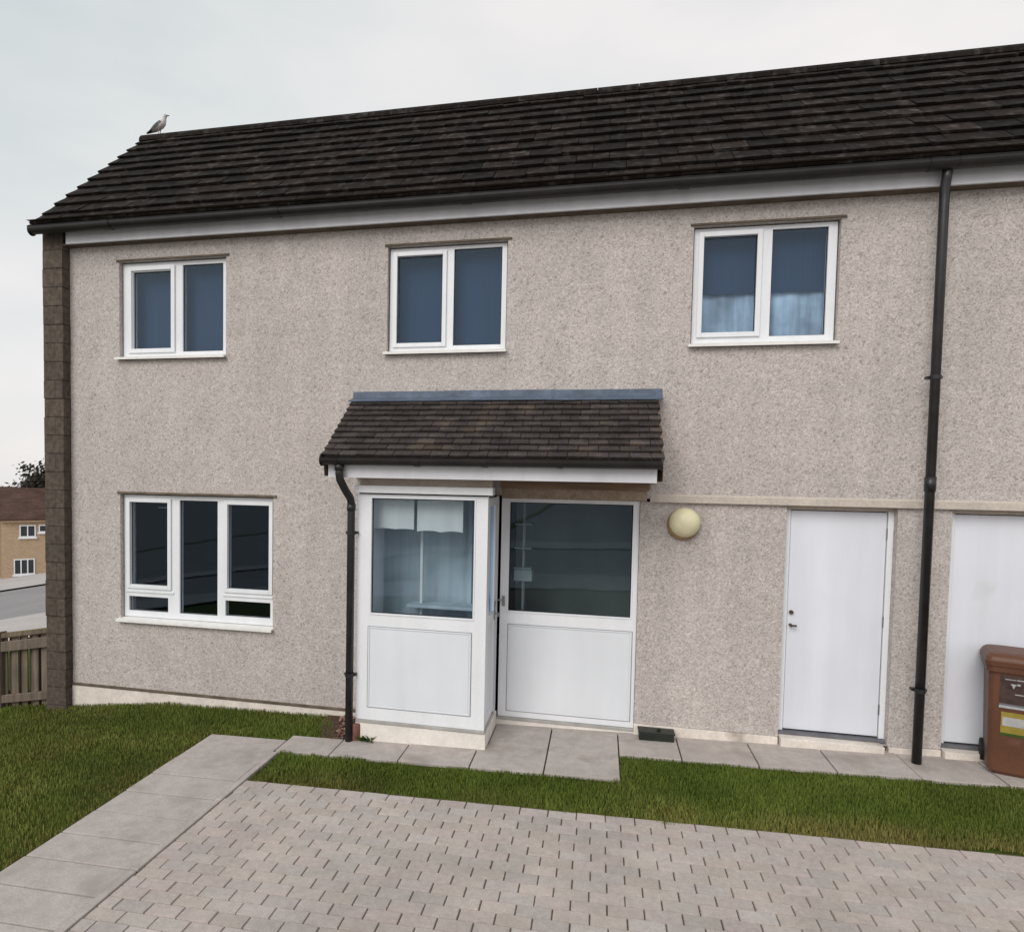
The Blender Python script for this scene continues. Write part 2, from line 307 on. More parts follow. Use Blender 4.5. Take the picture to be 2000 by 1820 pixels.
def slab(bm, x0, x1, y0, y1, top=0.0, th=0.03, tint=None, bev=0.006):
    """a paving slab lying on the slope"""
    vs = box(bm, x0, x1, y0, y1, top - th, top, bev, tint)
    for v in vs:
        if v.is_valid: v.co.z += H(v.co.x) + random.uniform(0, 1) * 0.0
def build_path():
    bm = NB(); g = 0.011
    # slabs running away from the viewer on the left
    ys = [-0.74, -1.28, -1.60, -1.91, -2.22, -2.53, -2.82, -3.10, -3.39, -3.70, -4.0, -4.3, -4.6, -4.9, -5.2, -5.5, -5.8, -6.1, -6.4, -6.7, -7.0, -7.3]
    for a, b in zip(ys, ys[1:]):
        d = random.uniform(-0.004, 0.004); slab(bm, 2.22, 2.985, b + g / 2, a - g / 2, d, 0.03, jit(0.09))
    # row in front of the porch
    xs = [2.99, 3.50, 4.125, 4.745, 5.36, 5.97]
    for a, b in zip(xs, xs[1:]):
        slab(bm, a + g / 2, b - g / 2, -0.98, -0.625 if b < 3.6 else -0.47, random.uniform(-0.003, 0.003), 0.03, jit(0.09))
    for a, b in ((4.82, 5.36), (5.36, 5.97)): slab(bm, a + g / 2, b - g / 2, -0.465, 0.06, random.uniform(-0.003, 0.003), 0.03, jit(0.08))
    xs = [5.97, 6.49, 7.10, 7.69, 8.3, 8.9, 9.5, 10.1, 10.7, 11.3, 11.9, 12.5, 13.1]
    for a, b in zip(xs, xs[1:]): slab(bm, a + g / 2, b - g / 2, -0.49, 0.06, random.uniform(-0.003, 0.003), 0.03, jit(0.09))
    obj('garden_path', bm, M_SLAB, kind='structure')
    bm = NB()
    y = -1.02
    while y > -7.4:
        slab(bm, 2.992, 3.045, y - 0.9, y - 0.006, 0.008, 0.05, jit(0.08), 0.008); y -= 0.905
    obj('kerb_edging', bm, M_SLAB, kind='structure')
build_path()

def build_driveway():
    """running bond: courses parallel to the house, every other course shifted by half a block"""
    bm = NB(); ly = bm.loops.layers.float_color.new('tint'); y = -1.572; k = 0
    while y > -5.4:
        x = 3.052 - (0.1 if k % 2 else 0.0); x += random.uniform(-0.006, 0.006)
        while x < 12.3:
            a, b = max(x, 3.052), x + 0.2
            tv = random.gauss(1, 0.045); t = (tv * random.uniform(1.0, 1.05), tv, tv * random.uniform(0.96, 1.0), 1)
            jg = [random.uniform(0.0012, 0.0032), random.uniform(0.0012, 0.0032), random.uniform(0.0012, 0.0034), random.uniform(0.0012, 0.0034)]
            z = random.uniform(-0.002, 0.002); tx, ty = random.uniform(-0.0012, 0.0012), random.uniform(-0.001, 0.001)
            xa, xb, ya, yb = a + jg[0], b - jg[1], y - 0.1 + jg[2], y - jg[3]; c = 0.0035; x += 0.2
            if xb - xa < 0.03: continue
            lo = [bm.verts.new((p, q, H(p) + z - 0.012)) for p, q in ((xa, ya), (xb, ya), (xb, yb), (xa, yb))]
            hi = [bm.verts.new((p, q, H(p) + z + u * tx + v * ty)) for p, q, u, v in ((xa + c, ya + c, -1, -1), (xb - c, ya + c, 1, -1), (xb - c, yb - c, 1, 1), (xa + c, yb - c, -1, 1))]
            fs = [bm.faces.new(hi)] + [bm.faces.new((lo[i], lo[(i + 1) % 4], hi[(i + 1) % 4], hi[i])) for i in range(4)]
            for f in fs:
                for l in f.loops: l[ly] = t
        y -= 0.1; k += 1
    obj('driveway', bm, M_PAVER, kind='structure')
    bm = NB()
    for a in np.arange(3.0, 12.4, 0.5): quad(bm, ((a, -8, H(a) - 0.011), (a + 0.5, -8, H(a + 0.5) - 0.011), (a + 0.5, -1.55, H(a + 0.5) - 0.011), (a, -1.55, H(a) - 0.011)))
    obj('driveway_bedding', bm, M_BED, kind='structure')
build_driveway()

def strip(name, m, s0, s1, off, wl=-26, wr=26):
    """a band of the far street lying across the line of sight, draped on the terrain"""
    n = Vector((-0.7166, 0.6975, 0)); w = Vector((0.6975, 0.7166, 0)); bm = NB(); b0 = Vector((CAM.x, CAM.y, 0))
    ss = np.linspace(s0, s1, 12); ww = np.linspace(wl, wr, 20)
    G = [[None] * len(ww) for _ in ss]
    for i, s in enumerate(ss):
        for j, q in enumerate(ww):
            p = b0 + n * float(s) + w * float(q); G[i][j] = bm.verts.new((p.x, p.y, H(p.x) + off))
    for i in range(len(ss) - 1):
        for j in range(len(ww) - 1): bm.faces.new((G[i][j], G[i + 1][j], G[i + 1][j + 1], G[i][j + 1]))
    return obj(name, bm, m, kind='structure', smooth=True)
strip('far_pavement', M_PAVE, 16.0, 22.2, 0.06, -14, 12)
strip('far_road', M_ASPH, 22.2, 42.3, 0.05, -26, 12)
strip('far_pavement', M_PAVE, 42.3, 80, 0.14, -26, 12)
def back_strip(name, m, y0, y1, off):
    bm = NB()
    for a in np.arange(-302, 60, 2.0): quad(bm, ((a, y0, H(a) + off), (a + 2, y0, H(a + 2) + off), (a + 2, y1, H(a + 2) + off), (a, y1, H(a) + off)))
    obj(name, bm, m, kind='structure')
back_strip('pavement', M_PAVE, -10.2, -8.0, 0.02); back_strip('road', M_ASPH, -17, -10.2, -0.01); back_strip('pavement', M_PAVE, -19.5, -17, 0.04); back_strip('car_park', M_ASPH, -390, -19.5, 0.0)
# bare soil between lawn and porch
bm = NB(); pts = [(3.1, -0.03), (3.62, -0.03), (3.62, -0.62), (3.28, -0.62), (3.1, -0.3)]
bm.faces.new([bm.verts.new((x, y, H(x) - 0.012)) for x, y in pts])
obj('soil_patch', bm, M_SOIL, kind='structure')
bm = NB(); tl = bm.loops.layers.float_color.new('tint')
for i in range(95):
    x, y = random.uniform(3.2, 3.58), random.uniform(-0.60, -0.04)
    if x < 3.3 - 0.2 * (y + 0.3): continue
    s = random.uniform(0.008, 0.024); c = random.choice([(0.55, 0.4, 0.36), (0.8, 0.72, 0.68), (0.4, 0.3, 0.28), (1.6, 1.6, 1.6)] if i % 9 == 0 else [(0.55, 0.4, 0.36), (0.45, 0.3, 0.27), (0.85, 0.7, 0.62)])
    r = bmesh.ops.create_icosphere(bm, subdivisions=1, radius=s, matrix=Matrix.Translation((x, y, H(x) - 0.006 + s * 0.3)) @ Matrix.Rotation(random.uniform(0, 3), 4, 'Z') @ Matrix.Diagonal((1.3, 0.9, 0.7, 1)))
    for v in r['verts']:
        for l in v.link_loops: l[tl] = (*c, 1)
obj('pebbles', bm, M_STONE, kind='stuff', label='scattered pebbles and crumbs on bare soil beside the porch', cat='pebbles')

# ------------------------------------------------------------------ grass: real blades
def hash_noise(x, y, s, seed):
    """smooth value noise on numpy arrays"""
    r = np.random.default_rng(seed); tab = r.random((64, 64)); X, Yy = x / s, y / s
    i, j = np.floor(X).astype(int), np.floor(Yy).astype(int); f, g = X - i, Yy - j; f = f * f * (3 - 2 * f); g = g * g * (3 - 2 * g)
    t = lambda a, b: tab[a % 64, b % 64]
    return (t(i, j) * (1 - f) + t(i + 1, j) * f) * (1 - g) + (t(i, j + 1) * (1 - f) + t(i + 1, j + 1) * f) * g
def grass(name, label, inside, bounds, n, dry, hmin=0.004, hmax=0.020):
    x0, x1, y0, y1 = bounds
    x = rng.uniform(x0, x1, n); y = rng.uniform(y0, y1, n); k = inside(x, y); x, y = x[k], y[k]; n = len(x)
    z = np.array([H(a) for a in x]) - 0.03
    clump = hash_noise(x, y, 0.16, 3); big = hash_noise(x, y, 0.6, 5)
    h = (hmin + (hmax - hmin) * clump * rng.uniform(0.5, 1.3, n)); h *= 0.55 + 0.9 * big
    a = rng.uniform(0, 2 * np.pi, n); w = rng.uniform(0.0022, 0.0042, n); le = rng.uniform(0.2, 1.1, n) * h; la = a + rng.uniform(-1.2, 1.2, n) + np.pi / 2
    dx, dy = np.cos(a) * w, np.sin(a) * w; lx, ly = np.cos(la) * le, np.sin(la) * le; hh = h + 0.024
    V = np.empty((n, 5, 3)); P = np.stack([x, y, z], 1)
    V[:, 0] = P + np.stack([-dx, -dy, 0 * x], 1); V[:, 1] = P + np.stack([dx, dy, 0 * x], 1)
    V[:, 2] = P + np.stack([0.75 * dx + 0.4 * lx, 0.75 * dy + 0.4 * ly, 0.62 * hh], 1); V[:, 3] = P + np.stack([-0.75 * dx + 0.4 * lx, -0.75 * dy + 0.4 * ly, 0.62 * hh], 1)
    V[:, 4] = P + np.stack([lx, ly, hh], 1)
    me = bpy.data.meshes.new(name)
    me.vertices.add(5 * n); me.vertices.foreach_set('co', V.astype(np.float32).ravel())
    b = (np.arange(n) * 5)[:, None]
    loops = np.concatenate([b + np.array([0, 1, 2, 3]), b + np.array([3, 2, 4])], 1).ravel()
    me.loops.add(7 * n); me.loops.foreach_set('vertex_index', loops.astype(np.int32))
    st = np.stack([np.arange(n) * 7, np.arange(n) * 7 + 4], 1).ravel(); me.polygons.add(2 * n); me.polygons.foreach_set('loop_start', st.astype(np.int32))
    me.update(calc_edges=True); me.validate()
    d = np.clip(dry(x, y) + 0.5 * (hash_noise(x, y, 0.35, 9) - 0.5) + rng.normal(0, 0.13, n), 0, 1)
    v = (0.72 + 0.4 * hash_noise(x, y, 0.5, 11) + 0.22 * (clump - 0.5)) * rng.uniform(0.75, 1.25, n)
    C = np.ones((n, 4)); C[:, 0] = v * (1 * (1 - d) + 1.95 * d); C[:, 1] = v * (1 * (1 - d) + 1.24 * d); C[:, 2] = v * (1 * (1 - d) + 2.4 * d)
    at = me.color_attributes.new('tint', 'FLOAT_COLOR', 'POINT'); at.data.foreach_set('color', np.repeat(C, 5, 0).astype(np.float32).ravel())
    me.materials.append(M_GRASS); o = bpy.data.objects.new(name, me); COL.objects.link(o)
    o['kind'] = 'stuff'; o['label'] = label; o['category'] = 'grass'
wob = lambda t, s: 0.05 * (hash_noise(t, t * 0 + s, 0.13, 21) - 0.5) * 2
def in_left(x, y):
    edge = x < 2.21 + wob(y, 2.0)
    wedge = (y > np.where(x < 2.99, -0.745, -0.61) + wob(x, 5.0) * 0.4) & (x < 3.36 + wob(y, 3.0) - 0.35 * np.clip(y + 0.6, 0, 1))
    top = y < -0.02 + 0.0 * x
    return ((edge) | wedge) & (top | (x < -0.27)) & ~((x > -0.27) & (x < 0.0) & (y > -0.11))
grass('lawn_grass', 'mown green lawn with olive patches left of the slab path', in_left, (-2.6, 3.45, -4.2, 0.9), 150000,
      lambda x, y: np.clip(0.22 + 0.55 * (hash_noise(x, y, 0.9, 31) - 0.4) + 0.5 * np.exp(-np.abs(x - 2.2) / 0.16) * (y < -0.7), 0, 1))
def in_strip(x, y):
    f = np.where(x < 5.975, -0.985 + 0.0 * x, -0.495) + wob(x, 7.0) * 0.6
    return (y < f) & (y > -1.585 + wob(x, 1.0) + 0.09 * np.clip(x - 7.4, 0, 2)) & (x > 3.05 + 0.35 * np.clip((y + 1.25), 0, 1) * 0)
grass('strip_grass', 'narrow strip of grass, yellowing at the front, between slab path and block driveway', in_strip, (3.03, 12.2, -1.66, -0.47), 105000,
      lambda x, y: np.clip(1.0 * np.clip((-1.16 - y) / 0.30, 0, 1) + 0.2 * (hash_noise(x, y, 0.8, 33) - 0.5), 0, 1) * np.clip(0.3 + 1.3 * (hash_noise(x, y * 0, 0.75, 37) - 0.2), 0, 1))

# ================================================================== THE HOUSES
XL, XM, XR = 0.0, 8.44, 13.2          # left end, party line, right end
EAVE_Y, EAVE_Z, RID_Y, RID_Z = -0.245, 4.915, 1.56, 6.70
ZT = 4.93
house = root('terraced_house', (4.2, 0, -0.1), 'pebble-dashed two-storey end terrace with tiled porch canopy and dark roof', 'house')
nextdoor = root('neighbouring_house', (10.6, 0, 0.05), 'adjoining house continuing right of the tall black downpipe, cut by the frame', 'house')

W1 = (0.635, 1.885, 3.565, 4.555); W2 = (3.665, 4.825, 3.555, 4.55); W3 = (6.515, 7.685, 3.56, 4.57); W4 = (0.635, 2.435, 0.725, 2.065)
# ---- walls
bm = NB()
holed_wall(bm, XL, XM, 2.155, ZT, [(w[0] - 0.012, w[1] + 0.012, w[2] - 0.045, w[3] + 0.012) for w in (W1, W2, W3)], 0.0, 0.25)
holed_wall(bm, XL, 3.60, -0.085, 2.155, [(W4[0] - 0.012, W4[1] + 0.012, W4[2] - 0.045, W4[3] + 0.012)], 0.0, 0.25)
holed_wall(bm, 6.115, XM, 0.055, 2.125, [(7.365, 8.245, 0.055, 2.1249)], 0.032, 0.25)
# gable, back wall and party wall close the house
for q in (((-0.25, 0.02, -1), (-0.25, 3.4, -1), (-0.25, 3.4, 5), (-0.25, 0.02, 5)), ((-0.25, 3.4, -1), (XM, 3.4, -1), (XM, 3.4, 5), (-0.25, 3.4, 5)),
          ((-0.25, -0.05, 4.9), (-0.25, RID_Y, 6.66), (-0.25, 3.4, 4.9))): quad(bm, q) if len(q) == 4 else bm.faces.new([bm.verts.new(p) for p in q])
obj('wall', bm, M_HARL, house)
# a dark shell inside: storey floor, party wall, back
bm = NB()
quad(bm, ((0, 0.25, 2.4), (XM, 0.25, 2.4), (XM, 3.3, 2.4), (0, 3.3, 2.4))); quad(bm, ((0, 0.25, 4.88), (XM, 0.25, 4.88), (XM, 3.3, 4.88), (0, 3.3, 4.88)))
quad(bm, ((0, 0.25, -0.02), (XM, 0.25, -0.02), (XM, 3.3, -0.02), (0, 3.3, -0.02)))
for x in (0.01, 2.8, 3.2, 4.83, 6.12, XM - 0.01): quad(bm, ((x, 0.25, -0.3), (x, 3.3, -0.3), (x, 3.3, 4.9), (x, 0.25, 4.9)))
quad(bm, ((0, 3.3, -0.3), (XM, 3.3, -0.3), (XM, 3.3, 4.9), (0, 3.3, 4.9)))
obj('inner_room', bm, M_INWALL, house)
bm = NB(); holed_wall(bm, XM + 0.002, XR, 2.155, ZT, [], 0.0, 0.25)
holed_wall(bm, XM + 0.002, XR, 0.07, 2.125, [(8.655, 9.55, 0.07, 2.1249)], 0.032, 0.25)
for q in (((XR, 0, -1), (XR, 3.4, -1), (XR, 3.4, 5), (XR, 0, 5)), ((XM, 3.4, -1), (XR, 3.4, -1), (XR, 3.4, 5), (XM, 3.4, 5))): quad(bm, q)
obj('wall', bm, M_HARL, nextdoor)
# ---- plain render band with a drip under the upper storey
def band(x0, x1, parent):
    bm = NB(); profile_x(bm, [(0.24, 2.1255), (-0.008, 2.1255), (-0.008, 2.185), (-0.001, 2.20), (0.24, 2.20)], x0, x1); obj('drip_band', bm, M_BAND, parent)
band(6.2, XM, house); band(XM + 0.002, XR, nextdoor)
# ---- plinths
bm = NB()
box(bm, 0.0, 3.62, -0.012, 0.2, -0.6, -0.085, 0.004)
obj('plinth', bm, M_PLINTH, house)
bm = NB(); profile_x(bm, [(0.03, -0.05), (-0.018, -0.085), (-0.018, -0.066), (0.03, -0.045)], 0.0, 3.6); obj('plinth_drip', bm, M_BEAD, house)
for a, b in ((6.115, 7.36), (8.25, XM)):
    bm = NB(); box(bm, a, b, 0.012, 0.2, -0.4, 0.052, 0.004); obj('plinth', bm, M_PLINTH, house)
for a, b in ((XM + 0.002, 8.65), (9.552, XR)):
    bm = NB(); box(bm, a, b, 0.012, 0.2, -0.4, 0.066, 0.004); obj('plinth', bm, M_PLINTH, nextdoor)
# ---- block-built end pillar
bm = NB()
zz = -0.7
while zz < 4.9:
    z2 = min(zz + 0.2, 4.90); d = random.uniform(-0.004, 0.004)
    box(bm, -0.25 + random.uniform(-0.004, 0.004), 0.0 + random.uniform(-0.005, 0.005), -0.105 + d, 0.02, zz + 0.0007, z2 - 0.0007, 0.004); zz += 0.2
obj('end_pillar', bm, M_BLOCK, house)

# ---- roofs
def tile_slope(bm, x0, x1, ey, ez, ry, rz, rows, tw, th, jitter=0.004, tint_s=0.25):
    sl = Vector((0, ry - ey, rz - ez)); Ln = sl.length; sd = sl.normalized(); nn = Vector((0, -sd.z, sd.y)); g = Ln / rows
    ly = bm.loops.layers.float_color.get('tint') or bm.loops.layers.float_color.new('tint'); o = Vector((0, ey, ez))
    for i in range(rows):
        x = x0 - (tw / 2 if i % 2 else 0)
        while x < x1 - 1e-4:
            a, b = max(x, x0) + 0.003, min(x + tw, x1) - 0.003
            if b - a > 0.02:
                up = random.uniform(-jitter, jitter) ; lo = random.uniform(-jitter, jitter) * 1.3; e = th * 0.10
                s0, s1 = i * g - 0.012 + lo, (i + 1) * g + 0.03
                P = lambda xx, s, h: Vector((xx, 0, 0)) + o + sd * s + nn * h
                tilt = random.uniform(-1, 1) * jitter
                v = [bm.verts.new(p) for p in (P(a, s0, th + up + tilt), P(b, s0, th + up - tilt), P(b, s1, e + 0.002), P(a, s1, e + 0.002), P(a, s0, th * 0.42), P(b, s0, th * 0.42))]
                t = min(4.0, math.exp(random.gauss(0, tint_s))); tc4 = (t * random.uniform(0.99, 1.06), t, t * random.uniform(0.94, 1.0), 1)
                wv = [bm.verts.new(p) for p in (P(a, s1, -0.01), P(b, s1, -0.01))]
                fs = [bm.faces.new((v[0], v[1], v[2], v[3])), bm.faces.new((v[4], v[5], v[1], v[0])), bm.faces.new((v[4], v[0], v[3], wv[0])), bm.faces.new((v[1], v[5], wv[1], v[2]))]
                for f in fs:
                    for l in f.loops: l[ly] = tc4
            x += tw
def big_roof(x0, x1, parent):
    bm = NB(); tile_slope(bm, x0, x1, EAVE_Y, EAVE_Z, RID_Y, RID_Z, 11, 0.30, 0.040, 0.004, 0.30)
    tile_slope(bm, x0, x1, 2 * RID_Y - EAVE_Y, EAVE_Z, RID_Y, RID_Z, 11, 0.30, 0.036)
    r = obj('roof', bm, M_TILE, parent)
    bm = NB(); quad(bm, ((x0 + 0.01, EAVE_Y, EAVE_Z - 0.012), (x1, EAVE_Y, EAVE_Z - 0.012), (x1, RID_Y, RID_Z - 0.012), (x0 + 0.01, RID_Y, RID_Z - 0.012)))
    quad(bm, ((x0 + 0.01, 2 * RID_Y - EAVE_Y, EAVE_Z - 0.012), (x1, 2 * RID_Y - EAVE_Y, EAVE_Z - 0.012), (x1, RID_Y, RID_Z - 0.012), (x0 + 0.01, RID_Y, RID_Z - 0.012)))
    # verge boards and soffit
    obj('roof_felt', bm, M_FELT, r)
    bm = NB(); ly = bm.loops.layers.float_color.new('tint'); x = x0
    while x < x1 - 0.01:
        b = min(x + 0.45, x1); t = random.uniform(0.7, 1.15); n0 = len(bm.faces)
        pr = [(RID_Y + 0.13 * math.sin(q), RID_Z - 0.075 + 0.115 * math.cos(q)) for q in [math.pi * (-0.5 + k / 8) for k in range(9)]] + [(RID_Y + 0.1, RID_Z - 0.09), (RID_Y - 0.1, RID_Z - 0.09)]
        profile_x(bm, pr, x + 0.003, b - 0.003); bm.faces.ensure_lookup_table()
        for f in bm.faces[n0:]:
            for l in f.loops: l[ly] = (t, t, t, 1)
        x += 0.45
    obj('ridge', bm, M_TILE, r)
    return r
big_roof(-0.25, XM - 0.001, house); big_roof(XM + 0.001, XR, nextdoor)
bm = NB(); profile_x(bm, [(EAVE_Y, EAVE_Z + 0.02), (RID_Y, RID_Z + 0.0), (RID_Y, RID_Z - 0.09), (EAVE_Y, EAVE_Z - 0.07)], -0.262, -0.245); obj('verge', bm, M_GUTTER, house)
# ---- gutter, fascia, soffit
def gutter_profile(yc, zc, r, t=0.006):
    a = [(yc + r * math.cos(q), zc + 1.0 * r * math.sin(q)) for q in [math.pi + math.pi * k / 12 for k in range(13)]]
    b = [(yc + (r - t) * math.cos(q), zc + (r - t) * math.sin(q)) for q in [2 * math.pi - math.pi * k / 12 for k in range(13)]]
    return [(yc - r - 0.004, zc + 0.012)] + a + [(yc + r, zc + 0.012)] + [(yc + r - t, zc + 0.012)] + b + [(yc - r + t, zc + 0.012)]
def eaves(x0, x1, parent, endcap):
    bm = NB(); profile_x(bm, gutter_profile(-0.228, 4.888, 0.060), x0, x1)
    if endcap: tube(bm, ((x0 - 0.006, -0.225, 4.872), (x0 + 0.004, -0.225, 4.872)), 0.058, 20)
    for x in np.arange(x0 + 0.9, x1, 1.9): profile_x(bm, gutter_profile(-0.228, 4.888, 0.066, 0.003), x, x + 0.09)
    obj('gutter', bm, M_GUTTER, parent, smooth=False)
    bm = NB(); box(bm, max(x0, 0.065), x1, -0.125, -0.10, 4.745, 4.93, 0.003); box(bm, max(x0, 0.065), x1, -0.099, -0.001, 4.757, 4.769); obj('fascia', bm, M_FASCIA, parent)
    bm = NB(); quad(bm, ((x0, -0.30, 4.955), (x1, -0.30, 4.955), (x1, 0.1, 4.965), (x0, 0.1, 4.965))); box(bm, max(x0, 0.004), x1, -0.1, -0.001, 4.742, 4.756); obj('eaves_board', bm, M_BEAD, parent)
eaves(-0.265, XM - 0.001, house, True); eaves(XM + 0.001, XR, nextdoor, False)
bm = NB(); box(bm, -0.25, 0.0, -0.17, 0.0, 4.905, 4.93); obj('soffit', bm, M_SOFFIT, house)

# ---- windows
YF = 0.05            # face of the frames behind the wall face
def window(parent, w, glasses, sashes=(), bars=(), handle=None, lintel=0.06, drapes=None):
    x0, x1, z0, z1 = w; bm = NB()
    xs = sorted({x0, x1, *[g[0] for g in glasses], *[g[1] for g in glasses]}); zs = sorted({z0, z1, *[g[2] for g in glasses], *[g[3] for g in glasses]})
    # frame sheet with the glazing cut out, 6 cm thick
    holed_wall(bm, x0, x1, z0, z1, glasses, YF, YF + 0.065)
    for a, b, c, d in ((x0, x0, z0, z1), (x1, x1, z0, z1)): quad(bm, ((a, YF, c), (a, YF + 0.065, c), (a, YF + 0.065, d), (a, YF, d)))
    for zq in (z0, z1): quad(bm, ((x0, YF, zq), (x1, YF, zq), (x1, YF + 0.065, zq), (x0, YF + 0.065, zq)))
    # raised opening sashes: four bevelled bars each
    for a, b, c, d, t in sashes:
        for q in ((a, a + t, c, d), (b - t, b, c, d), (a + t, b - t, d - t, d), (a + t, b - t, c, c + t)): box(bm, q[0], q[1], YF - 0.018, YF - 0.002, q[2], q[3], 0.004)
    for q in bars: box(bm, q[0], q[1], YF - 0.012, YF - 0.001, q[2], q[3], 0.003)
    f = obj('window', bm, M_UPVC, parent)
    for g in glasses:
        bm = NB(); quad(bm, ((g[0], YF + 0.03, g[2]), (g[1], YF + 0.03, g[2]), (g[1], YF + 0.03, g[3]), (g[0], YF + 0.03, g[3]))); obj('pane', bm, M_GLASS, f)
        bm = NB(); s = 0.007      # dark glazing gasket
        for q in ((g[0], g[0] + s, g[2], g[3]), (g[1] - s, g[1], g[2], g[3]), (g[0] + s, g[1] - s, g[3] - s, g[3]), (g[0] + s, g[1] - s, g[2], g[2] + s)): box(bm, q[0], q[1], YF + 0.022, YF + 0.028, q[2], q[3])
        obj('gasket', bm, M_RUBBER, f)
    bm = NB(); profile_x(bm, [(YF + 0.05, z0 - 0.001), (-0.055, z0 - 0.022), (-0.055, z0 - 0.046), (-0.04, z0 - 0.046), (-0.04, z0 - 0.036), (YF + 0.05, z0 - 0.03)], x0 - 0.035, x1 + 0.02); obj('sill', bm, M_SILL, f)
    bm = NB(); profile_x(bm, [(0.02, z1 + 0.013), (-0.016, z1 + 0.013), (-0.013, z1 + 0.026), (-0.001, z1 + 0.036), (0.02, z1 + 0.036)], x0 - 0.04, x1 + 0.05); obj('lintel_drip', bm, M_BEAD, f)
    if handle:
        bm = NB(); hx, hz = handle; box(bm, hx - 0.012, hx + 0.012, YF + 0.07, YF + 0.085, hz - 0.03, hz + 0.03, 0.004); box(bm, hx - 0.05, hx + 0.012, YF + 0.085, YF + 0.10, hz - 0.01, hz + 0.01, 0.004); obj('handle', bm, M_UPVC, f)
    return f
def sheet_curtain(parent, name, m, x0, x1, z0, z1, y, amp=0.0, waves=9, wavy_bottom=0.0):
    bm = NB(); n = 90 if (amp or wavy_bottom) else 2; V = []
    for k in range(n + 1):
        x = x0 + (x1 - x0) * k / n; yy = y + amp * math.sin(2 * math.pi * waves * k / n) + 0.4 * amp * math.sin(2 * math.pi * waves * 0.37 * k / n + 1); zb = z0 + wavy_bottom * abs(math.sin(math.pi * 1.9 * k / n))
        V.append([bm.verts.new(q) for q in ((x, yy, zb), (x, yy, z1), (x, yy + 0.006, z1), (x, yy + 0.006, zb))])
    for a, b in zip(V, V[1:]):
        for k in range(4): bm.faces.new((a[k], b[k], b[(k + 1) % 4], a[(k + 1) % 4]))
    bm.faces.new(V[0]); bm.faces.new(V[-1][::-1])
    return obj(name, bm, m, parent)
w = window(house, W1, [(0.755, 1.215, 3.645, 4.465), (1.357, 1.835, 3.605, 4.515)], [(0.70, 1.27, 3.60, 4.52, 0.045)], [(0.80, 1.08, 4.492, 4.51)])
sheet_curtain(w, 'blind', M_BLUEBLIND, 0.62, 1.9, 3.55, 4.56, 0.2)
w = window(house, W2, [(3.735, 4.195, 3.625, 4.475), (4.309, 4.779, 3.598, 4.52)], [(3.70, 4.24, 3.59, 4.515, 0.04)], [(3.76, 4.02, 4.482, 4.50)])
sheet_curtain(w, 'blind', M_BLUEBLIND, 3.65, 4.84, 3.55, 4.56, 0.2)
w = window(house, W3, [(6.595, 7.046, 3.645, 4.50), (7.166, 7.615, 3.61, 4.535)], [(6.555, 7.085, 3.61, 4.54, 0.042)], [(6.63, 6.90, 4.508, 4.524)])
sheet_curtain(w, 'blind', M_BLUEBLIND, 6.5, 7.7, 4.03, 4.58, 0.2)
sheet_curtain(w, 'net_curtain', M_NET, 6.62, 7.09, 3.56, 4.05, 0.235, 0.007, 2); sheet_curtain(w, 'net_curtain', M_NET, 7.20, 7.66, 3.56, 4.06, 0.235, 0.007, 2)
w = window(house, W4, [(0.712, 1.178, 1.08, 1.99), (0.69, 1.178, 0.79, 0.95), (1.319, 1.775, 0.79, 2.02), (1.898, 2.378, 1.095, 1.99), (1.868, 2.392, 0.80, 0.965)],
           [(0.67, 1.222, 1.038, 2.03, 0.042), (1.856, 2.42, 1.053, 2.03, 0.042)], [(0.66, 1.25, 0.995, 1.02), (1.84, 2.42, 1.01, 1.03)], handle=(1.80, 1.72))
# things glimpsed in the dark room
sheet_curtain(w, 'blind', M_PALEBLIND, 0.72, 0.93, 1.90, 1.915, 0.5); sheet_curtain(w, 'blind', M_PALEBLIND, 0.78, 0.96, 1.825, 1.85, 0.6)

# ---- store doors in the recess, each with frame, lintel panel and step
def store_door(parent, x0, x1, ox0, ox1, zb, handle):
    bm = NB(); box(bm, x0, x1, 0.12, 0.165, zb + 0.012, 2.078, 0.004); d = obj('door', bm, M_DOORW, parent)
    bm = NB(); box(bm, ox0, x0 - 0.006, 0.105, 0.2, zb, 2.085, 0.003); box(bm, x1 + 0.006, ox1, 0.105, 0.2, zb, 2.085, 0.003); obj('door_frame', bm, M_UPVC, d)
    bm = NB(); box(bm, ox0, ox1, 0.10, 0.22, 2.086, 2.126, 0.003); obj('door_lintel', bm, M_BAND, d)
    bm = NB(); quad(bm, ((ox0, 0.2, zb), (ox1, 0.2, zb), (ox1, 0.2, 2.12), (ox0, 0.2, 2.12))); obj('door_gap', bm, M_FELT, d)
    bm = NB(); box(bm, ox0 + 0.01, x1 + 0.01, -0.03, 0.11, -0.3, zb - 0.028, 0.006); obj('door_step', bm, M_PLINTH, parent)
    bm = NB(); box(bm, ox0, ox1, 0.07, 0.2, zb - 0.027, zb - 0.002, 0.003); obj('threshold', bm, mat('grey_threshold', (0.13, 0.13, 0.145), 0.7, noise=[(10, 0.2)]), d)
    for hz in (0.3, 1.08, 1.85):
        bm = NB(); tube(bm, ((x1 + 0.003, 0.112, hz), (x1 + 0.003, 0.112, hz + 0.09)), 0.007, 10); obj('hinge', bm, M_CHROME, d)
    if handle:
        bm = NB(); tube(bm, ((x0 + 0.03, 0.121, 1.165), (x0 + 0.03, 0.10, 1.165)), 0.018, 14); obj('lock', bm, M_DARKMETAL, d)
        bm = NB(); tube(bm, ((x0 + 0.028, 0.121, 1.05), (x0 + 0.028, 0.075, 1.05)), [0.014, 0.012], 14)
        tube(bm, ((x0 + 0.028, 0.075, 1.05), (x0 + 0.07, 0.072, 1.05)), 0.009, 10); obj('handle', bm, M_DARKMETAL, d)
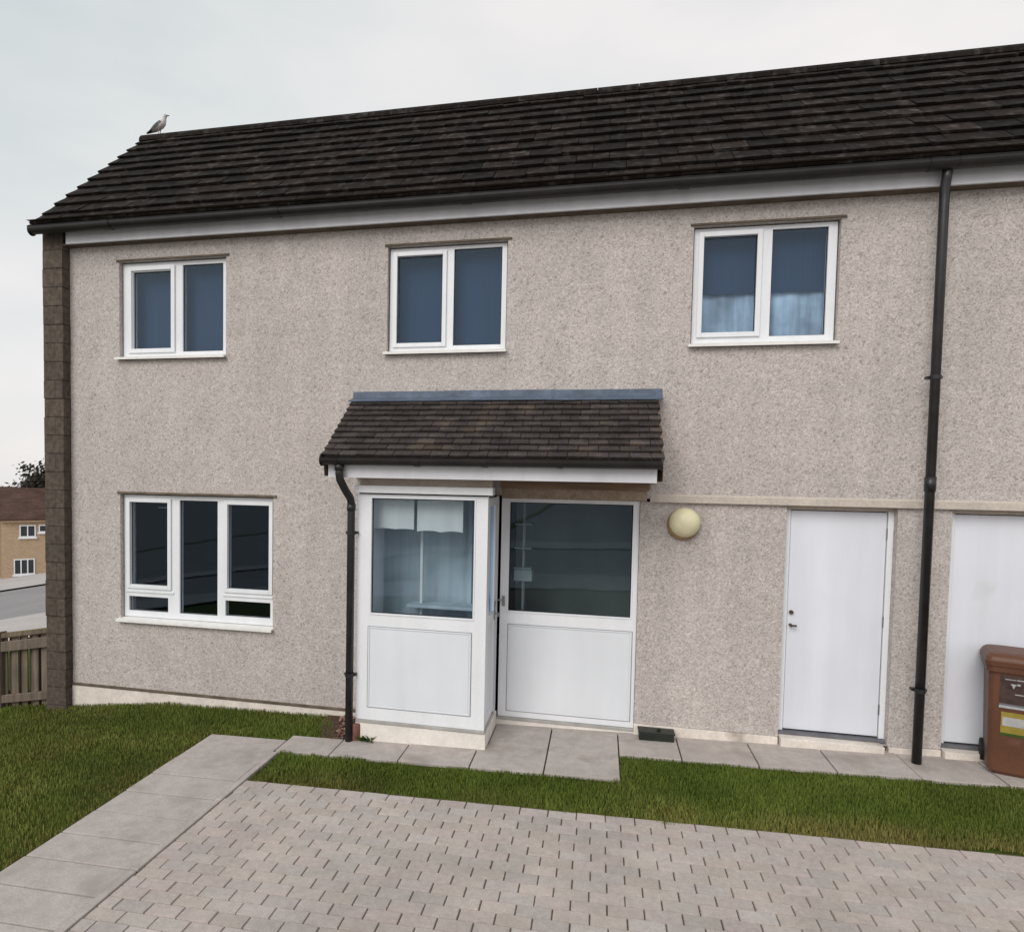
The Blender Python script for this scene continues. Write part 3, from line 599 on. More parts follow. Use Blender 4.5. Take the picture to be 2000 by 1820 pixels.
store_door(house, 7.425, 8.195, 7.365, 8.245, 0.09, True); store_door(nextdoor, 8.715, 9.485, 8.655, 9.55, 0.10, False)

# ---- canopy over the entrance
CE_Y, CE_Z, CR_Y, CR_Z = -0.80, 2.478, -0.075, 3.045
bm = NB(); tile_slope(bm, 3.335, 6.245, CE_Y, CE_Z, CR_Y, CR_Z, 10, 0.165, 0.040, 0.003, 0.16); can = obj('canopy', bm, M_CTILE, house)
bm = NB(); bm.faces.new([bm.verts.new(p) for p in ((3.34, CE_Y, CE_Z - 0.01), (6.24, CE_Y, CE_Z - 0.01), (6.24, CR_Y, CR_Z - 0.01), (3.34, CR_Y, CR_Z - 0.01))])
for x in (3.345, 6.235): bm.faces.new([bm.verts.new(p) for p in ((x, CE_Y, CE_Z - 0.01), (x, CR_Y, CR_Z - 0.01), (x, -0.001, CR_Z), (x, -0.001, 2.31), (x, CE_Y + 0.03, 2.31))])
obj('canopy_side', bm, M_SOFFIT, can)
bm = NB(); prof = [(-0.004, 3.15), (-0.012, 3.152), (-0.014, 3.092), (-0.150, 3.046), (-0.147, 3.038), (-0.006, 3.08)]
profile_x(bm, prof, 3.315, 4.28); profile_x(bm, [(y - 0.003, z + 0.003) for y, z in prof], 4.24, 5.3); profile_x(bm, prof, 5.26, 6.275)
obj('flashing', bm, M_LEAD, can)
bm = NB(); profile_x(bm, gutter_profile(-0.855, 2.463, 0.056), 3.36, 6.215); tube(bm, ((3.352, -0.855, 2.45), (3.364, -0.855, 2.45)), 0.054, 20); tube(bm, ((6.211, -0.855, 2.45), (6.223, -0.855, 2.45)), 0.054, 20)
for x in (3.47, 4.2, 4.78, 5.4): profile_x(bm, gutter_profile(-0.855, 2.463, 0.062, 0.003), x, x + 0.05)
obj('gutter', bm, M_GUTTER, can)
bm = NB(); box(bm, 3.39, 6.19, -0.79, -0.768, 2.298, 2.452, 0.003); obj('fascia', bm, M_FASCIA, can)
bm = NB(); box(bm, 3.392, 6.188, -0.767, -0.002, 2.300, 2.312); obj('soffit', bm, M_SOFFIT, can)
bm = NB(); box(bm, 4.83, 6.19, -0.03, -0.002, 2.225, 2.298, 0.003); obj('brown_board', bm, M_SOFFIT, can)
bm = NB(); box(bm, 4.83, 6.17, -0.006, 0.2, 2.131, 2.2235, 0.002); obj('shade_stained_render', bm, mat('shade_stained_render', (0.36, 0.285, 0.22), 0.95, 0.15, noise=[(9, 0.18), (60, 0.2)], bump=(70, 0.5, 0.006)), can)  # harl strip under the canopy; warm shade and staining put into its brown colour

# ---- glazed porch box and the recessed glazed screen beside it
def glazed(name, parent, x0, x1, z0, z1, glass, panel, y, th=0.06):
    bm = NB(); holed_wall(bm, x0, x1, z0, z1, [glass], y, y + th)
    for a in (x0, x1): quad(bm, ((a, y, z0), (a, y + th, z0), (a, y + th, z1), (a, y, z1)))
    for zq in (z0, z1): quad(bm, ((x0, y, zq), (x1, y, zq), (x1, y + th, zq), (x0, y + th, zq)))
    g = glass; s = 0.014       # glazing bead
    for q in ((g[0] - s, g[0], g[2] - s, g[3] + s), (g[1], g[1] + s, g[2] - s, g[3] + s), (g[0], g[1], g[3], g[3] + s), (g[0], g[1], g[2] - s, g[2])): box(bm, q[0], q[1], y - 0.007, y - 0.0005, q[2], q[3], 0.003)
    f = obj(name, bm, M_UPVC, parent)
    p = panel; bm = NB(); s = 0.013
    for q in ((p[0], p[0] + s, p[2], p[3]), (p[1] - s, p[1], p[2], p[3]), (p[0] + s, p[1] - s, p[3] - s, p[3]), (p[0] + s, p[1] - s, p[2], p[2] + s)): box(bm, q[0], q[1], y - 0.008, y - 0.0005, q[2], q[3], 0.003)
    box(bm, p[0] + s + 0.006, p[1] - s - 0.006, y - 0.0035, y - 0.0005, p[2] + s + 0.006, p[3] - s - 0.006, 0.002)
    obj('panel', bm, M_PANEL, f)
    bm = NB(); s = 0.006
    for q in ((p[0] - s, p[0], p[2] - s, p[3] + s), (p[1], p[1] + s, p[2] - s, p[3] + s), (p[0], p[1], p[3], p[3] + s), (p[0], p[1], p[2] - s, p[2])): box(bm, q[0], q[1], y - 0.003, y - 0.0005, q[2], q[3])
    obj('panel_seal', bm, mat('grey_seal', (0.22, 0.23, 0.25), 0.6), f)
    bm = NB(); q = glass; quad(bm, ((q[0], y + 0.03, q[2]), (q[1], y + 0.03, q[2]), (q[1], y + 0.03, q[3]), (q[0], y + 0.03, q[3]))); obj('pane', bm, M_GLASS, f)
    bm = NB(); s = 0.008
    for q in ((g[0], g[0] + s, g[2], g[3]), (g[1] - s, g[1], g[2], g[3]), (g[0] + s, g[1] - s, g[3] - s, g[3]), (g[0] + s, g[1] - s, g[2], g[2] + s)): box(bm, q[0], q[1], y + 0.02, y + 0.028, q[2], q[3])
    obj('gasket', bm, M_RUBBER, f)
    return f
PY = -0.60
pf = glazed('porch_front', house, 3.60, 4.80, 0.085, 2.152, (3.735, 4.68, 1.072, 2.118), (3.715, 4.672, 0.205, 0.945), PY)
bm = NB(); box(bm, 3.585, 4.845, PY - 0.045, PY + 0.08, 2.165, 2.232, 0.004); obj('head_board', bm, M_UPVC, pf)
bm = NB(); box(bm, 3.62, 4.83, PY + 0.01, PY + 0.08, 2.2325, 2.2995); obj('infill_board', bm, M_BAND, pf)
bm = NB(); box(bm, 3.61, 4.79, PY + 0.012, PY + 0.05, 2.1525, 2.1645); obj('shadow_gap', bm, M_FELT, pf)
bm = NB(); box(bm, 3.60, 4.815, PY - 0.012, 0.03, -0.4, 0.055, 0.005); obj('plinth', bm, mat('white_plinth', (0.73, 0.69, 0.64), 0.85, 0.2, noise=[(6, 0.08), (40, 0.06)], bump=(60, 0.3, 0.005)), pf)
bm = NB(); box(bm, 3.605, 4.81, PY - 0.02, PY + 0.06, 0.058, 0.083, 0.004); obj('frame_sill', bm, mat('grey_sill', (0.36, 0.35, 0.33), 0.6, noise=[(9, 0.15)]), pf)
# porch side: closed left flank, door on the right flank
bm = NB(); box(bm, 3.60, 3.66, PY + 0.062, 0.0, 0.058, 2.29, 0.003); obj('porch_flank', bm, M_PANEL, pf)
bm = NB(); z0, z1 = 0.085, 2.15
def yz_frame(bm, x0, x1, y0, y1, z0, z1, t, mid=None):
    for q in ((y0, y0 + t, z0, z1), (y1 - t, y1, z0, z1), (y0 + t, y1 - t, z1 - t, z1), (y0 + t, y1 - t, z0, z0 + t)): box(bm, x0, x1, q[0], q[1], q[2], q[3], 0.004)
    if mid: box(bm, x0, x1, y0 + t, y1 - t, mid, mid + t, 0.004)
yz_frame(bm, 4.757, 4.80, PY + 0.063, -0.09, z0 + 0.01, z1 - 0.01, 0.075, 1.0)
dr = obj('porch_door', bm, M_UPVC, pf)
bm = NB(); box(bm, 4.772, 4.785, PY + 0.14, -0.165, 0.17, 1.0); obj('panel', bm, M_PANEL, dr)
bm = NB(); box(bm, 4.778, 4.782, PY + 0.14, -0.165, 1.075, 2.065); obj('pane', bm, M_GLASS, dr)
bm = NB(); box(bm, 4.80, 4.812, -0.155, -0.115, 0.98, 1.16, 0.004); tube(bm, ((4.81, -0.135, 1.04), (4.85, -0.135, 1.04)), 0.009, 10); tube(bm, ((4.85, -0.13, 1.04), (4.85, -0.25, 1.04)), 0.009, 10); obj('handle', bm, M_CHROME, dr)
bm = NB(); box(bm, 4.765, 4.79, -0.088, -0.045, 0.06, 2.15, 0.0); obj('door_gap', bm, M_FELT, dr)
bm = NB(); box(bm, 4.745, 4.802, -0.044, 0.034, 0.058, 2.15, 0.003); obj('door_post', bm, M_UPVC, pf)
# inside the porch: bluish wall and inner door, pale scalloped blind
bm = NB(); quad(bm, ((3.66, -0.02, 0.06), (4.755, -0.02, 0.06), (4.755, -0.02, 2.29), (3.66, -0.02, 2.29))); box(bm, 4.52, 4.56, -0.06, -0.021, 0.06, 2.12, 0.003)
obj('inner_wall', bm, M_BLUEWALL, pf)
bm = NB(); box(bm, 4.085, 4.11, -0.2, -0.18, 0.06, 2.12, 0.003); obj('inner_bar', bm, M_PALEBLIND, pf)
bm = NB(); quad(bm, ((3.6, PY + 0.06, 0.057), (4.78, PY + 0.06, 0.057), (4.78, 0, 0.057), (3.6, 0, 0.057))); obj('porch_floor', bm, M_SOIL, pf)
sheet_curtain(pf, 'blind', M_PALEBLIND, 3.70, 4.085, 1.83, 2.13, PY + 0.16, 0.003, 3, 0.006); sheet_curtain(pf, 'blind', M_PALEBLIND, 4.115, 4.545, 1.815, 2.13, PY + 0.16, 0.003, 3, 0.012)
bm = NB(); box(bm, 3.98, 4.62, PY + 0.3, PY + 0.52, 1.08, 1.11, 0.006); obj('shelf', bm, M_BLUEWALL, pf)
sc = glazed('glazed_screen', house, 4.825, 6.112, 0.0, 2.126, (4.905, 6.055, 1.037, 2.092), (4.91, 6.075, 0.06, 0.905), 0.05)
bm = NB(); box(bm, 4.80, 6.118, 0.035, 0.2, -0.4, -0.03, 0.004); obj('plinth', bm, MATS['white_plinth'], sc)
bm = NB(); box(bm, 4.815, 6.115, 0.025, 0.11, -0.028, -0.003, 0.004); obj('frame_sill', bm, MATS['grey_sill'], sc)
bm = NB(); box(bm, 4.845, 4.875, 0.043, 0.0495, 1.08, 1.18, 0.002); tube(bm, ((4.86, 0.044, 1.145), (4.86, 0.005, 1.145)), 0.008, 10); tube(bm, ((4.86, 0.005, 1.145), (4.79, 0.0, 1.145)), 0.008, 10); obj('handle', bm, M_CHROME, sc)
bm = NB(); quad(bm, ((4.84, 1.1, 0), (6.12, 1.1, 0), (6.12, 1.1, 2.4), (4.84, 1.1, 2.4))); obj('back_wall', bm, mat('teal_grey_wall', (0.17, 0.205, 0.19), 0.9, noise=[(2, 0.2)]), sc)
rack = root('shelf_rack', (5.0, 0.5, 0.0), 'pale narrow shelf rack behind the dark pane beside the porch', 'shelf rack')
for z in (1.42, 1.62, 1.86):
    bm = NB(); box(bm, 4.93, 5.10, 0.24, 0.42, z, z + 0.014, 0.003); obj('shelf', bm, M_DIM, rack)
for y in (0.27, 0.38):
    bm = NB(); box(bm, 5.01, 5.026, y, y + 0.02, 0.0, 2.1); obj('upright', bm, M_DIM, rack)
bm = NB(); box(bm, 4.93, 5.11, 0.24, 0.42, 1.30, 1.415, 0.01); obj('storage_tub', bm, M_DIM, rack)

# ---- downpipes
def bracket(bm, x, y, z, r):
    tube(bm, ((x, y, z - 0.016), (x, y, z + 0.016)), r + 0.006, 16); box(bm, x - r - 0.022, x + r + 0.022, y + 0.01, y + r + 0.02, z - 0.012, z + 0.012, 0.003)
bm = NB(); px, py, r = 8.39, -0.168, 0.036
tube(bm, ((px, -0.20, 4.85), (px, -0.19, 4.78), (px, py, 4.70), (px, py, 4.6), (px, py, H(8.4) - 0.01)), r, 18)
for z in (2.33,): tube(bm, ((px, py, z - 0.06), (px, py, z + 0.06)), r + 0.006, 18)
p1 = obj('downpipe', bm, M_PIPE, house, smooth=True, label='tall black downpipe from eaves to path between the two houses')
for z in (3.2, 0.62):
    bm = NB(); bracket(bm, px, py, z, r); obj('bracket', bm, M_PIPE, p1)
bm = NB(); px, py, r = 3.555, -0.648, 0.035
tube(bm, ((3.515, -0.84, 2.42), (3.515, -0.84, 2.33), (3.516, -0.825, 2.28), (3.53, -0.74, 2.19), (3.55, -0.66, 2.11), (px, py, 2.06), (px, py, 2.0), (px, py, H(3.55) - 0.01)), r, 18)
tube(bm, ((3.515, -0.84, 2.36), (3.515, -0.84, 2.42)), r + 0.008, 18); tube(bm, ((px, py, 2.0), (px, py, 2.06)), r + 0.005, 18)
p2 = obj('downpipe', bm, M_PIPE, house, smooth=True, label='black downpipe with swan neck beside the porch')
for z in (1.80, 0.50):
    bm = NB(); bracket(bm, px, py, z, r); obj('bracket', bm, M_PIPE, p2)
bm = NB(); tube(bm, ((px + 0.045, py + 0.055, H(3.6) - 0.05), (px + 0.045, py + 0.055, 0.03), (px + 0.045, py + 0.055, 0.045)), [0.055, 0.055, 0.05], 18); obj('gully_socket', bm, mat('red_clay', (0.17, 0.075, 0.058), 0.85, noise=[(14, 0.3)]), p2, smooth=False)

# ================================================================== THINGS
# wall lamp
lamp = root('wall_lamp', (6.503, 0.03, 1.944), 'round yellowed bulkhead lamp on the pebble-dashed wall', 'lamp')
bm = NB(); tube(bm, ((6.496, 0.032, 1.928), (6.496, 0.0, 1.928), (6.496, -0.012, 1.928)), [0.142, 0.142, 0.132], 36); obj('lamp_base', bm, M_LAMPBASE, lamp, smooth=False)
bm = NB(); pr = [(0.0, 0.134), (-0.02, 0.134), (-0.045, 0.127), (-0.075, 0.108), (-0.098, 0.08), (-0.112, 0.045), (-0.117, 0.012)]
tube(bm, [(6.503, -0.012 + y, 1.947) for y, _ in pr], [q for _, q in pr], 40); obj('lamp_shade', bm, M_LAMP, lamp, smooth=True)
# dark green box on the path
gb = root('plastic_box', (6.30, -0.06, H(6.3)), 'small dark green box with a knob on its lid, on the path by the wall', 'box')
zb = H(6.3)
bm = NB(); box(bm, 6.155, 6.462, -0.125, 0.0, zb + 0.001, zb + 0.068, 0.006); obj('box_body', bm, M_GBOX, gb)
bm = NB(); box(bm, 6.147, 6.470, -0.133, 0.008, zb + 0.0685, zb + 0.083, 0.005); lid = obj('lid', bm, M_GBOX, gb)
bm = NB(); box(bm, 6.315, 6.35, -0.075, -0.05, zb + 0.0835, zb + 0.104, 0.005); obj('knob', bm, M_GBOX, lid)
# weed at the porch plinth
weed = root('weed', (3.70, -0.64, H(3.7)), 'small green weed growing at the foot of the porch', 'plant')
def leaves(spots, n, rad, ln, up, tint):
    bm = NB(); ly = bm.loops.layers.float_color.new('tint')
    for sx, sy, sz in spots:
        for i in range(n):
            a = random.uniform(0, 6.28); l = ln * random.uniform(0.5, 1.2); w = l * 0.22; d = Vector((math.cos(a), math.sin(a), 0)); s = Vector((-d.y, d.x, 0)); b = Vector((sx + random.uniform(-rad, rad), sy + random.uniform(-rad, rad) * 0.4, sz))
            h = up * random.uniform(0.3, 1.2)
            f1 = bm.faces.new([bm.verts.new(p) for p in (b, b + d * l * 0.5 + s * w + Vector((0, 0, h * 0.7)), b + d * l + Vector((0, 0, h)), b + d * l * 0.5 - s * w + Vector((0, 0, h * 0.7)))])
            t = random.uniform(0.5, 1.3)
            for lp in f1.loops: lp[ly] = (tint[0] * t, tint[1] * t, tint[2] * t, 1)
    return bm
obj('foliage', leaves([(3.70, -0.635, H(3.7)), (3.75, -0.635, H(3.75)), (3.66, -0.632, H(3.66))], 16, 0.025, 0.055, 0.045, (0.5, 0.6, 0.7)), M_GRASS, weed)

# wheelie bin
BX, BY, BZ = 9.10, -0.19, H(9.1) + 0.002
bin_ = root('wheelie_bin', (BX, BY, BZ), 'brown wheelie bin with worn stickers standing on the path at the right edge', 'bin')
def ring_box(bm, levels, seg=4):
    """stack of rounded rectangles (z, halfx, halfy, corner radius)"""
    rings = []
    for z, hx, hy, cr, ox, oy in levels:
        pts = []
        for cx_, cy_, a0 in ((hx - cr, hy - cr, 0), (-hx + cr, hy - cr, 90), (-hx + cr, -hy + cr, 180), (hx - cr, -hy + cr, 270)):
            for k in range(seg + 1): a = R(a0 + 90 * k / seg); pts.append((BX + ox + cx_ + cr * math.cos(a), BY + oy + cy_ + cr * math.sin(a), BZ + z))
        rings.append([bm.verts.new(p) for p in pts])
    n = len(rings[0])
    for a, b in zip(rings, rings[1:]):
        for k in range(n): bm.faces.new((a[k], a[(k + 1) % n], b[(k + 1) % n], b[k]))
    bm.faces.new(rings[0][::-1]); bm.faces.new(rings[-1])
bm = NB(); ring_box(bm, [(0.012, 0.185, 0.155, 0.04, 0, -0.01), (0.0, 0.17, 0.14, 0.03, 0, -0.01), (0.0, 0.17, 0.14, 0.03, 0, -0.01), (0.03, 0.205, 0.165, 0.04, 0, -0.01), (0.80, 0.225, 0.195, 0.045, 0, 0), (0.825, 0.228, 0.198, 0.045, 0, 0), (0.83, 0.243, 0.214, 0.05, 0, 0), (0.875, 0.245, 0.216, 0.05, 0, 0)][1:])
obj('body', bm, M_BIN, bin_)
bm = NB(); ring_box(bm, [(0.877, 0.253, 0.226, 0.05, 0, 0), (0.915, 0.257, 0.23, 0.05, 0, 0), (0.923, 0.250, 0.222, 0.05, 0, 0), (0.945, 0.243, 0.215, 0.05, 0, 0.003), (0.968, 0.222, 0.19, 0.06, 0, 0.006), (0.976, 0.18, 0.15, 0.06, 0, 0.01)]); obj('lid', bm, M_BIN, bin_)
for sx in (-1, 1):
    bm = NB(); x = BX + sx * 0.205; yy = BY + 0.125
    tube(bm, ((x - 0.022, yy, BZ + 0.09), (x + 0.022, yy, BZ + 0.09)), 0.09, 26); w = obj('wheel', bm, M_RUBBER, bin_)
    bm = NB(); tube(bm, ((x - 0.025, yy, BZ + 0.09), (x + 0.025, yy, BZ + 0.09)), 0.045, 20); obj('hub', bm, M_GUTTER, w)
bm = NB(); tube(bm, ((BX - 0.2, BY + 0.125, BZ + 0.09), (BX + 0.2, BY + 0.125, BZ + 0.09)), 0.012, 10); obj('axle', bm, M_CHROME, bin_)
bm = NB(); tube(bm, ((BX - 0.2, BY + 0.225, BZ + 0.87), (BX + 0.2, BY + 0.225, BZ + 0.87)), 0.014, 12); obj('handle', bm, M_BIN, bin_)
def on_front(x0, x1, z0, z1, m, name, lift, parent=None):
    """a sticker on the sloping front face"""
    yf = lambda z: BY - (0.17 + (z - 0.03) * (0.195 - 0.17) / 0.83) - lift
    bm = NB()
    vs = [bm.verts.new((BX + x, yf(z), BZ + z)) for x, z in ((x0, z0), (x1, z0), (x1, z1), (x0, z1))]; bm.faces.new(vs)
    bmesh.ops.solidify(bm, geom=bm.faces[:], thickness=0.0015); return obj(name, bm, m, parent or bin_)
BF = on_front(-0.155, 0.15, 0.545, 0.81, M_BINDARK, 'faded_panel', 0.004)
on_front(-0.155, 0.15, 0.545, 0.582, mat('grey_sticker', (0.30, 0.29, 0.33), 0.6), 'label_strip', 0.007); on_front(-0.155, 0.15, 0.548, 0.566, M_STICKW, 'label_strip', 0.0095)
for q in ((-0.09, -0.054, 0.735, 0.745), (-0.08, -0.062, 0.722, 0.735), (-0.075, -0.067, 0.71, 0.722), (-0.055, -0.005, 0.775, 0.783), (-0.05, -0.03, 0.735, 0.75), (-0.125, -0.06, 0.775, 0.781), (-0.06, 0.03, 0.66, 0.668), (0.03, 0.066, 0.735, 0.745), (0.04, 0.058, 0.722, 0.735), (0.045, 0.053, 0.71, 0.722), (0.06, 0.11, 0.79, 0.8), (0.07, 0.1, 0.66, 0.668), (0.085, 0.105, 0.735, 0.75)): on_front(*q, M_STICKW, 'printed_mark', 0.0065, BF)
YS = on_front(-0.137, 0.15, 0.33, 0.515, M_YELLOW, 'yellow_sticker', 0.004); on_front(-0.128, 0.15, 0.405, 0.475, M_STICKW, 'white_band', 0.0065, YS); on_front(-0.137, 0.15, 0.325, 0.348, M_GREENST, 'green_band', 0.0065, YS)

bin_.rotation_euler = (0, 0, R(-21))

# gull on the end of the ridge
GX, GY, GZ = -0.03, RID_Y, RID_Z + 0.042
gull = root('gull', (GX, GY, GZ), 'grey and white gull perched on the left end of the roof ridge', 'bird')
def gull_body():
    bm = NB(); ly = bm.loops.layers.float_color.new('tint'); n = 18
    # spine from tail to head, in (x, z): half-width, half-height
    sp = [(-0.245, 0.045, 0.006, 0.005), (-0.20, 0.062, 0.028, 0.012), (-0.15, 0.085, 0.042, 0.026), (-0.10, 0.112, 0.056, 0.045), (-0.04, 0.14, 0.066, 0.062), (0.02, 0.168, 0.068, 0.068), (0.06, 0.20, 0.056, 0.060), (0.082, 0.238, 0.037, 0.042), (0.09, 0.27, 0.030, 0.033), (0.10, 0.298, 0.033, 0.034), (0.118, 0.31, 0.030, 0.029), (0.137, 0.312, 0.015, 0.016), (0.145, 0.312, 0.004, 0.005)]
    rings = []
    for i, (x, z, hw, hh) in enumerate(sp):
        a, b = sp[max(i - 1, 0)], sp[min(i + 1, len(sp) - 1)]; d = Vector((b[0] - a[0], 0, b[1] - a[1])).normalized(); up = Vector((-d.z, 0, d.x))
        rings.append([(bm.verts.new(Vector((GX + x, GY, GZ + z)) + Vector((0, 1, 0)) * hw * math.cos(t) + up * hh * math.sin(t)), math.sin(t), x) for t in [2 * math.pi * k / n for k in range(n)]])
    def colr(s, x, z):
        if x < -0.17: return (0.03, 0.03, 0.033)
        if x > 0.05 or s < -0.45: return (0.55, 0.53, 0.53)
        return (0.13, 0.135, 0.15)
    for A, B in zip(rings, rings[1:]):
        for k in range(n):
            f = bm.faces.new((A[k][0], A[(k + 1) % n][0], B[(k + 1) % n][0], B[k][0])); c = colr(0.5 * (A[k][1] + A[(k + 1) % n][1]), 0.5 * (A[k][2] + B[k][2]), 0)
            for l in f.loops: l[ly] = (*c, 1)
    bm.faces.new([q[0] for q in rings[0]][::-1]); bm.faces.new([q[0] for q in rings[-1]]); return bm
obj('body', gull_body(), M_FEATHER, gull, smooth=True)
bm = NB(); tube(bm, ((GX + 0.138, GY, GZ + 0.31), (GX + 0.17, GY, GZ + 0.306), (GX + 0.19, GY, GZ + 0.298)), [0.012, 0.009, 0.003], 10); obj('beak', bm, M_BEAK, gull, smooth=True)
for s in (-1, 1):
    bm = NB(); bmesh.ops.create_uvsphere(bm, u_segments=10, v_segments=8, radius=0.006, matrix=Matrix.Translation((GX + 0.118, GY + s * 0.027, GZ + 0.318))); obj('eye', bm, M_RUBBER, gull)
    bm = NB(); tube(bm, ((GX + 0.0, GY + s * 0.025, GZ + 0.11), (GX - 0.006, GY + s * 0.026, GZ + 0.05), (GX + 0.0, GY + s * 0.026, GZ - 0.004)), [0.009, 0.006, 0.006], 8)
    for t in (-0.5, 0, 0.5): tube(bm, ((GX, GY + s * 0.026, GZ - 0.002), (GX + 0.045 * math.cos(t), GY + s * 0.026 + 0.045 * math.sin(t), GZ - 0.006)), [0.006, 0.003], 6)
    obj('leg', bm, M_PINK, gull)
    # folded wing lying along the flank
    bm = NB(); ly = bm.loops.layers.float_color.new('tint'); V = []
    for x, zt, zb, yy in ((0.045, 0.205, 0.165, 0.058), (0.0, 0.20, 0.125, 0.072), (-0.06, 0.165, 0.095, 0.068), (-0.12, 0.125, 0.075, 0.053), (-0.18, 0.088, 0.058, 0.034), (-0.265, 0.048, 0.036, 0.012)):
        V.append((bm.verts.new((GX + x, GY + s * yy * 0.72, GZ + zt)), bm.verts.new((GX + x, GY + s * yy, GZ + (zt + zb) / 2)), bm.verts.new((GX + x, GY + s * yy * 0.93, GZ + zb))))
    for i, (A, B) in enumerate(zip(V, V[1:])):
        for k in (0, 1):
            f = bm.faces.new((A[k], A[k + 1], B[k + 1], B[k])); c = (0.03, 0.03, 0.033) if i > 2 else (0.15, 0.155, 0.17)
            for l in f.loops: l[ly] = (*c, 1)
    bmesh.ops.solidify(bm, geom=bm.faces[:], thickness=0.006); obj('wing', bm, M_FEATHER, gull, smooth=True)
for ch in gull.children:
    ch.data.transform(Matrix.Scale(0.76, 4))

# wooden fence left of the house
FX1 = -0.27
fence = root('wooden_fence', (-1.6, 0.16, H(-1.6)), 'low weathered wooden fence with mossy top rail beside the end pillar', 'fence')
def fz(x): return 0.475 + 0.165 * (x + 0.57)          # top line falls with the ground
bm = NB()
def raked(bm, x0, x1, y0, y1, b0, b1, tint, bev=0.004):
    vs = box(bm, x0, x1, y0, y1, b0, b1, bev, tint)
    for v in vs:
        if v.is_valid: v.co.z += 0.165 * (v.co.x + 0.57)
raked(bm, -4.8, FX1, 0.055, 0.13, 0.425, 0.485, (0.85, 0.85, 0.55), 0.012); obj('top_rail', bm, M_WOOD, fence, label='mossy rounded top rail')
bm = NB(); raked(bm, -4.8, FX1, 0.05, 0.10, 0.27, 0.385, (1.5, 1.45, 1.5)); obj('rail', bm, M_WOOD, fence)
bm = NB(); raked(bm, -4.8, FX1, 0.05, 0.10, -0.335, -0.245, (1.45, 1.4, 1.45)); obj('rail', bm, M_WOOD, fence)
x = FX1 - 0.11; k = 0
bm = NB(); bk = NB()
while x > -4.8:
    g = random.choice([(1.0, 1.0, 0.95), (1.3, 1.2, 0.85), (1.4, 1.3, 1.2)]) if k != 3 else (1.35, 1.6, 0.5)
    wdt = 0.085 if k % 2 == 0 else 0.075
    raked(bm, x, x + wdt, 0.102, 0.12, -0.43, 0.43, tuple(c * random.uniform(0.8, 1.1) for c in g), 0.003)
    raked(bk, x - 0.075, x + 0.012, 0.142, 0.158, -0.43, 0.42, jit(0.1, 0.42), 0.003)
    x -= 0.135 + random.uniform(-0.01, 0.01); k += 1
obj('picket', bm, M_WOOD, fence); obj('back_board', bk, M_WOOD, fence)
for x in (-1.13, -3.0, -4.75):
    bm = NB(); raked(bm, x, x + 0.1, 0.04, 0.14, -0.75, 0.5, (0.75, 0.72, 0.7), 0.006); obj('post', bm, M_WOOD, fence)

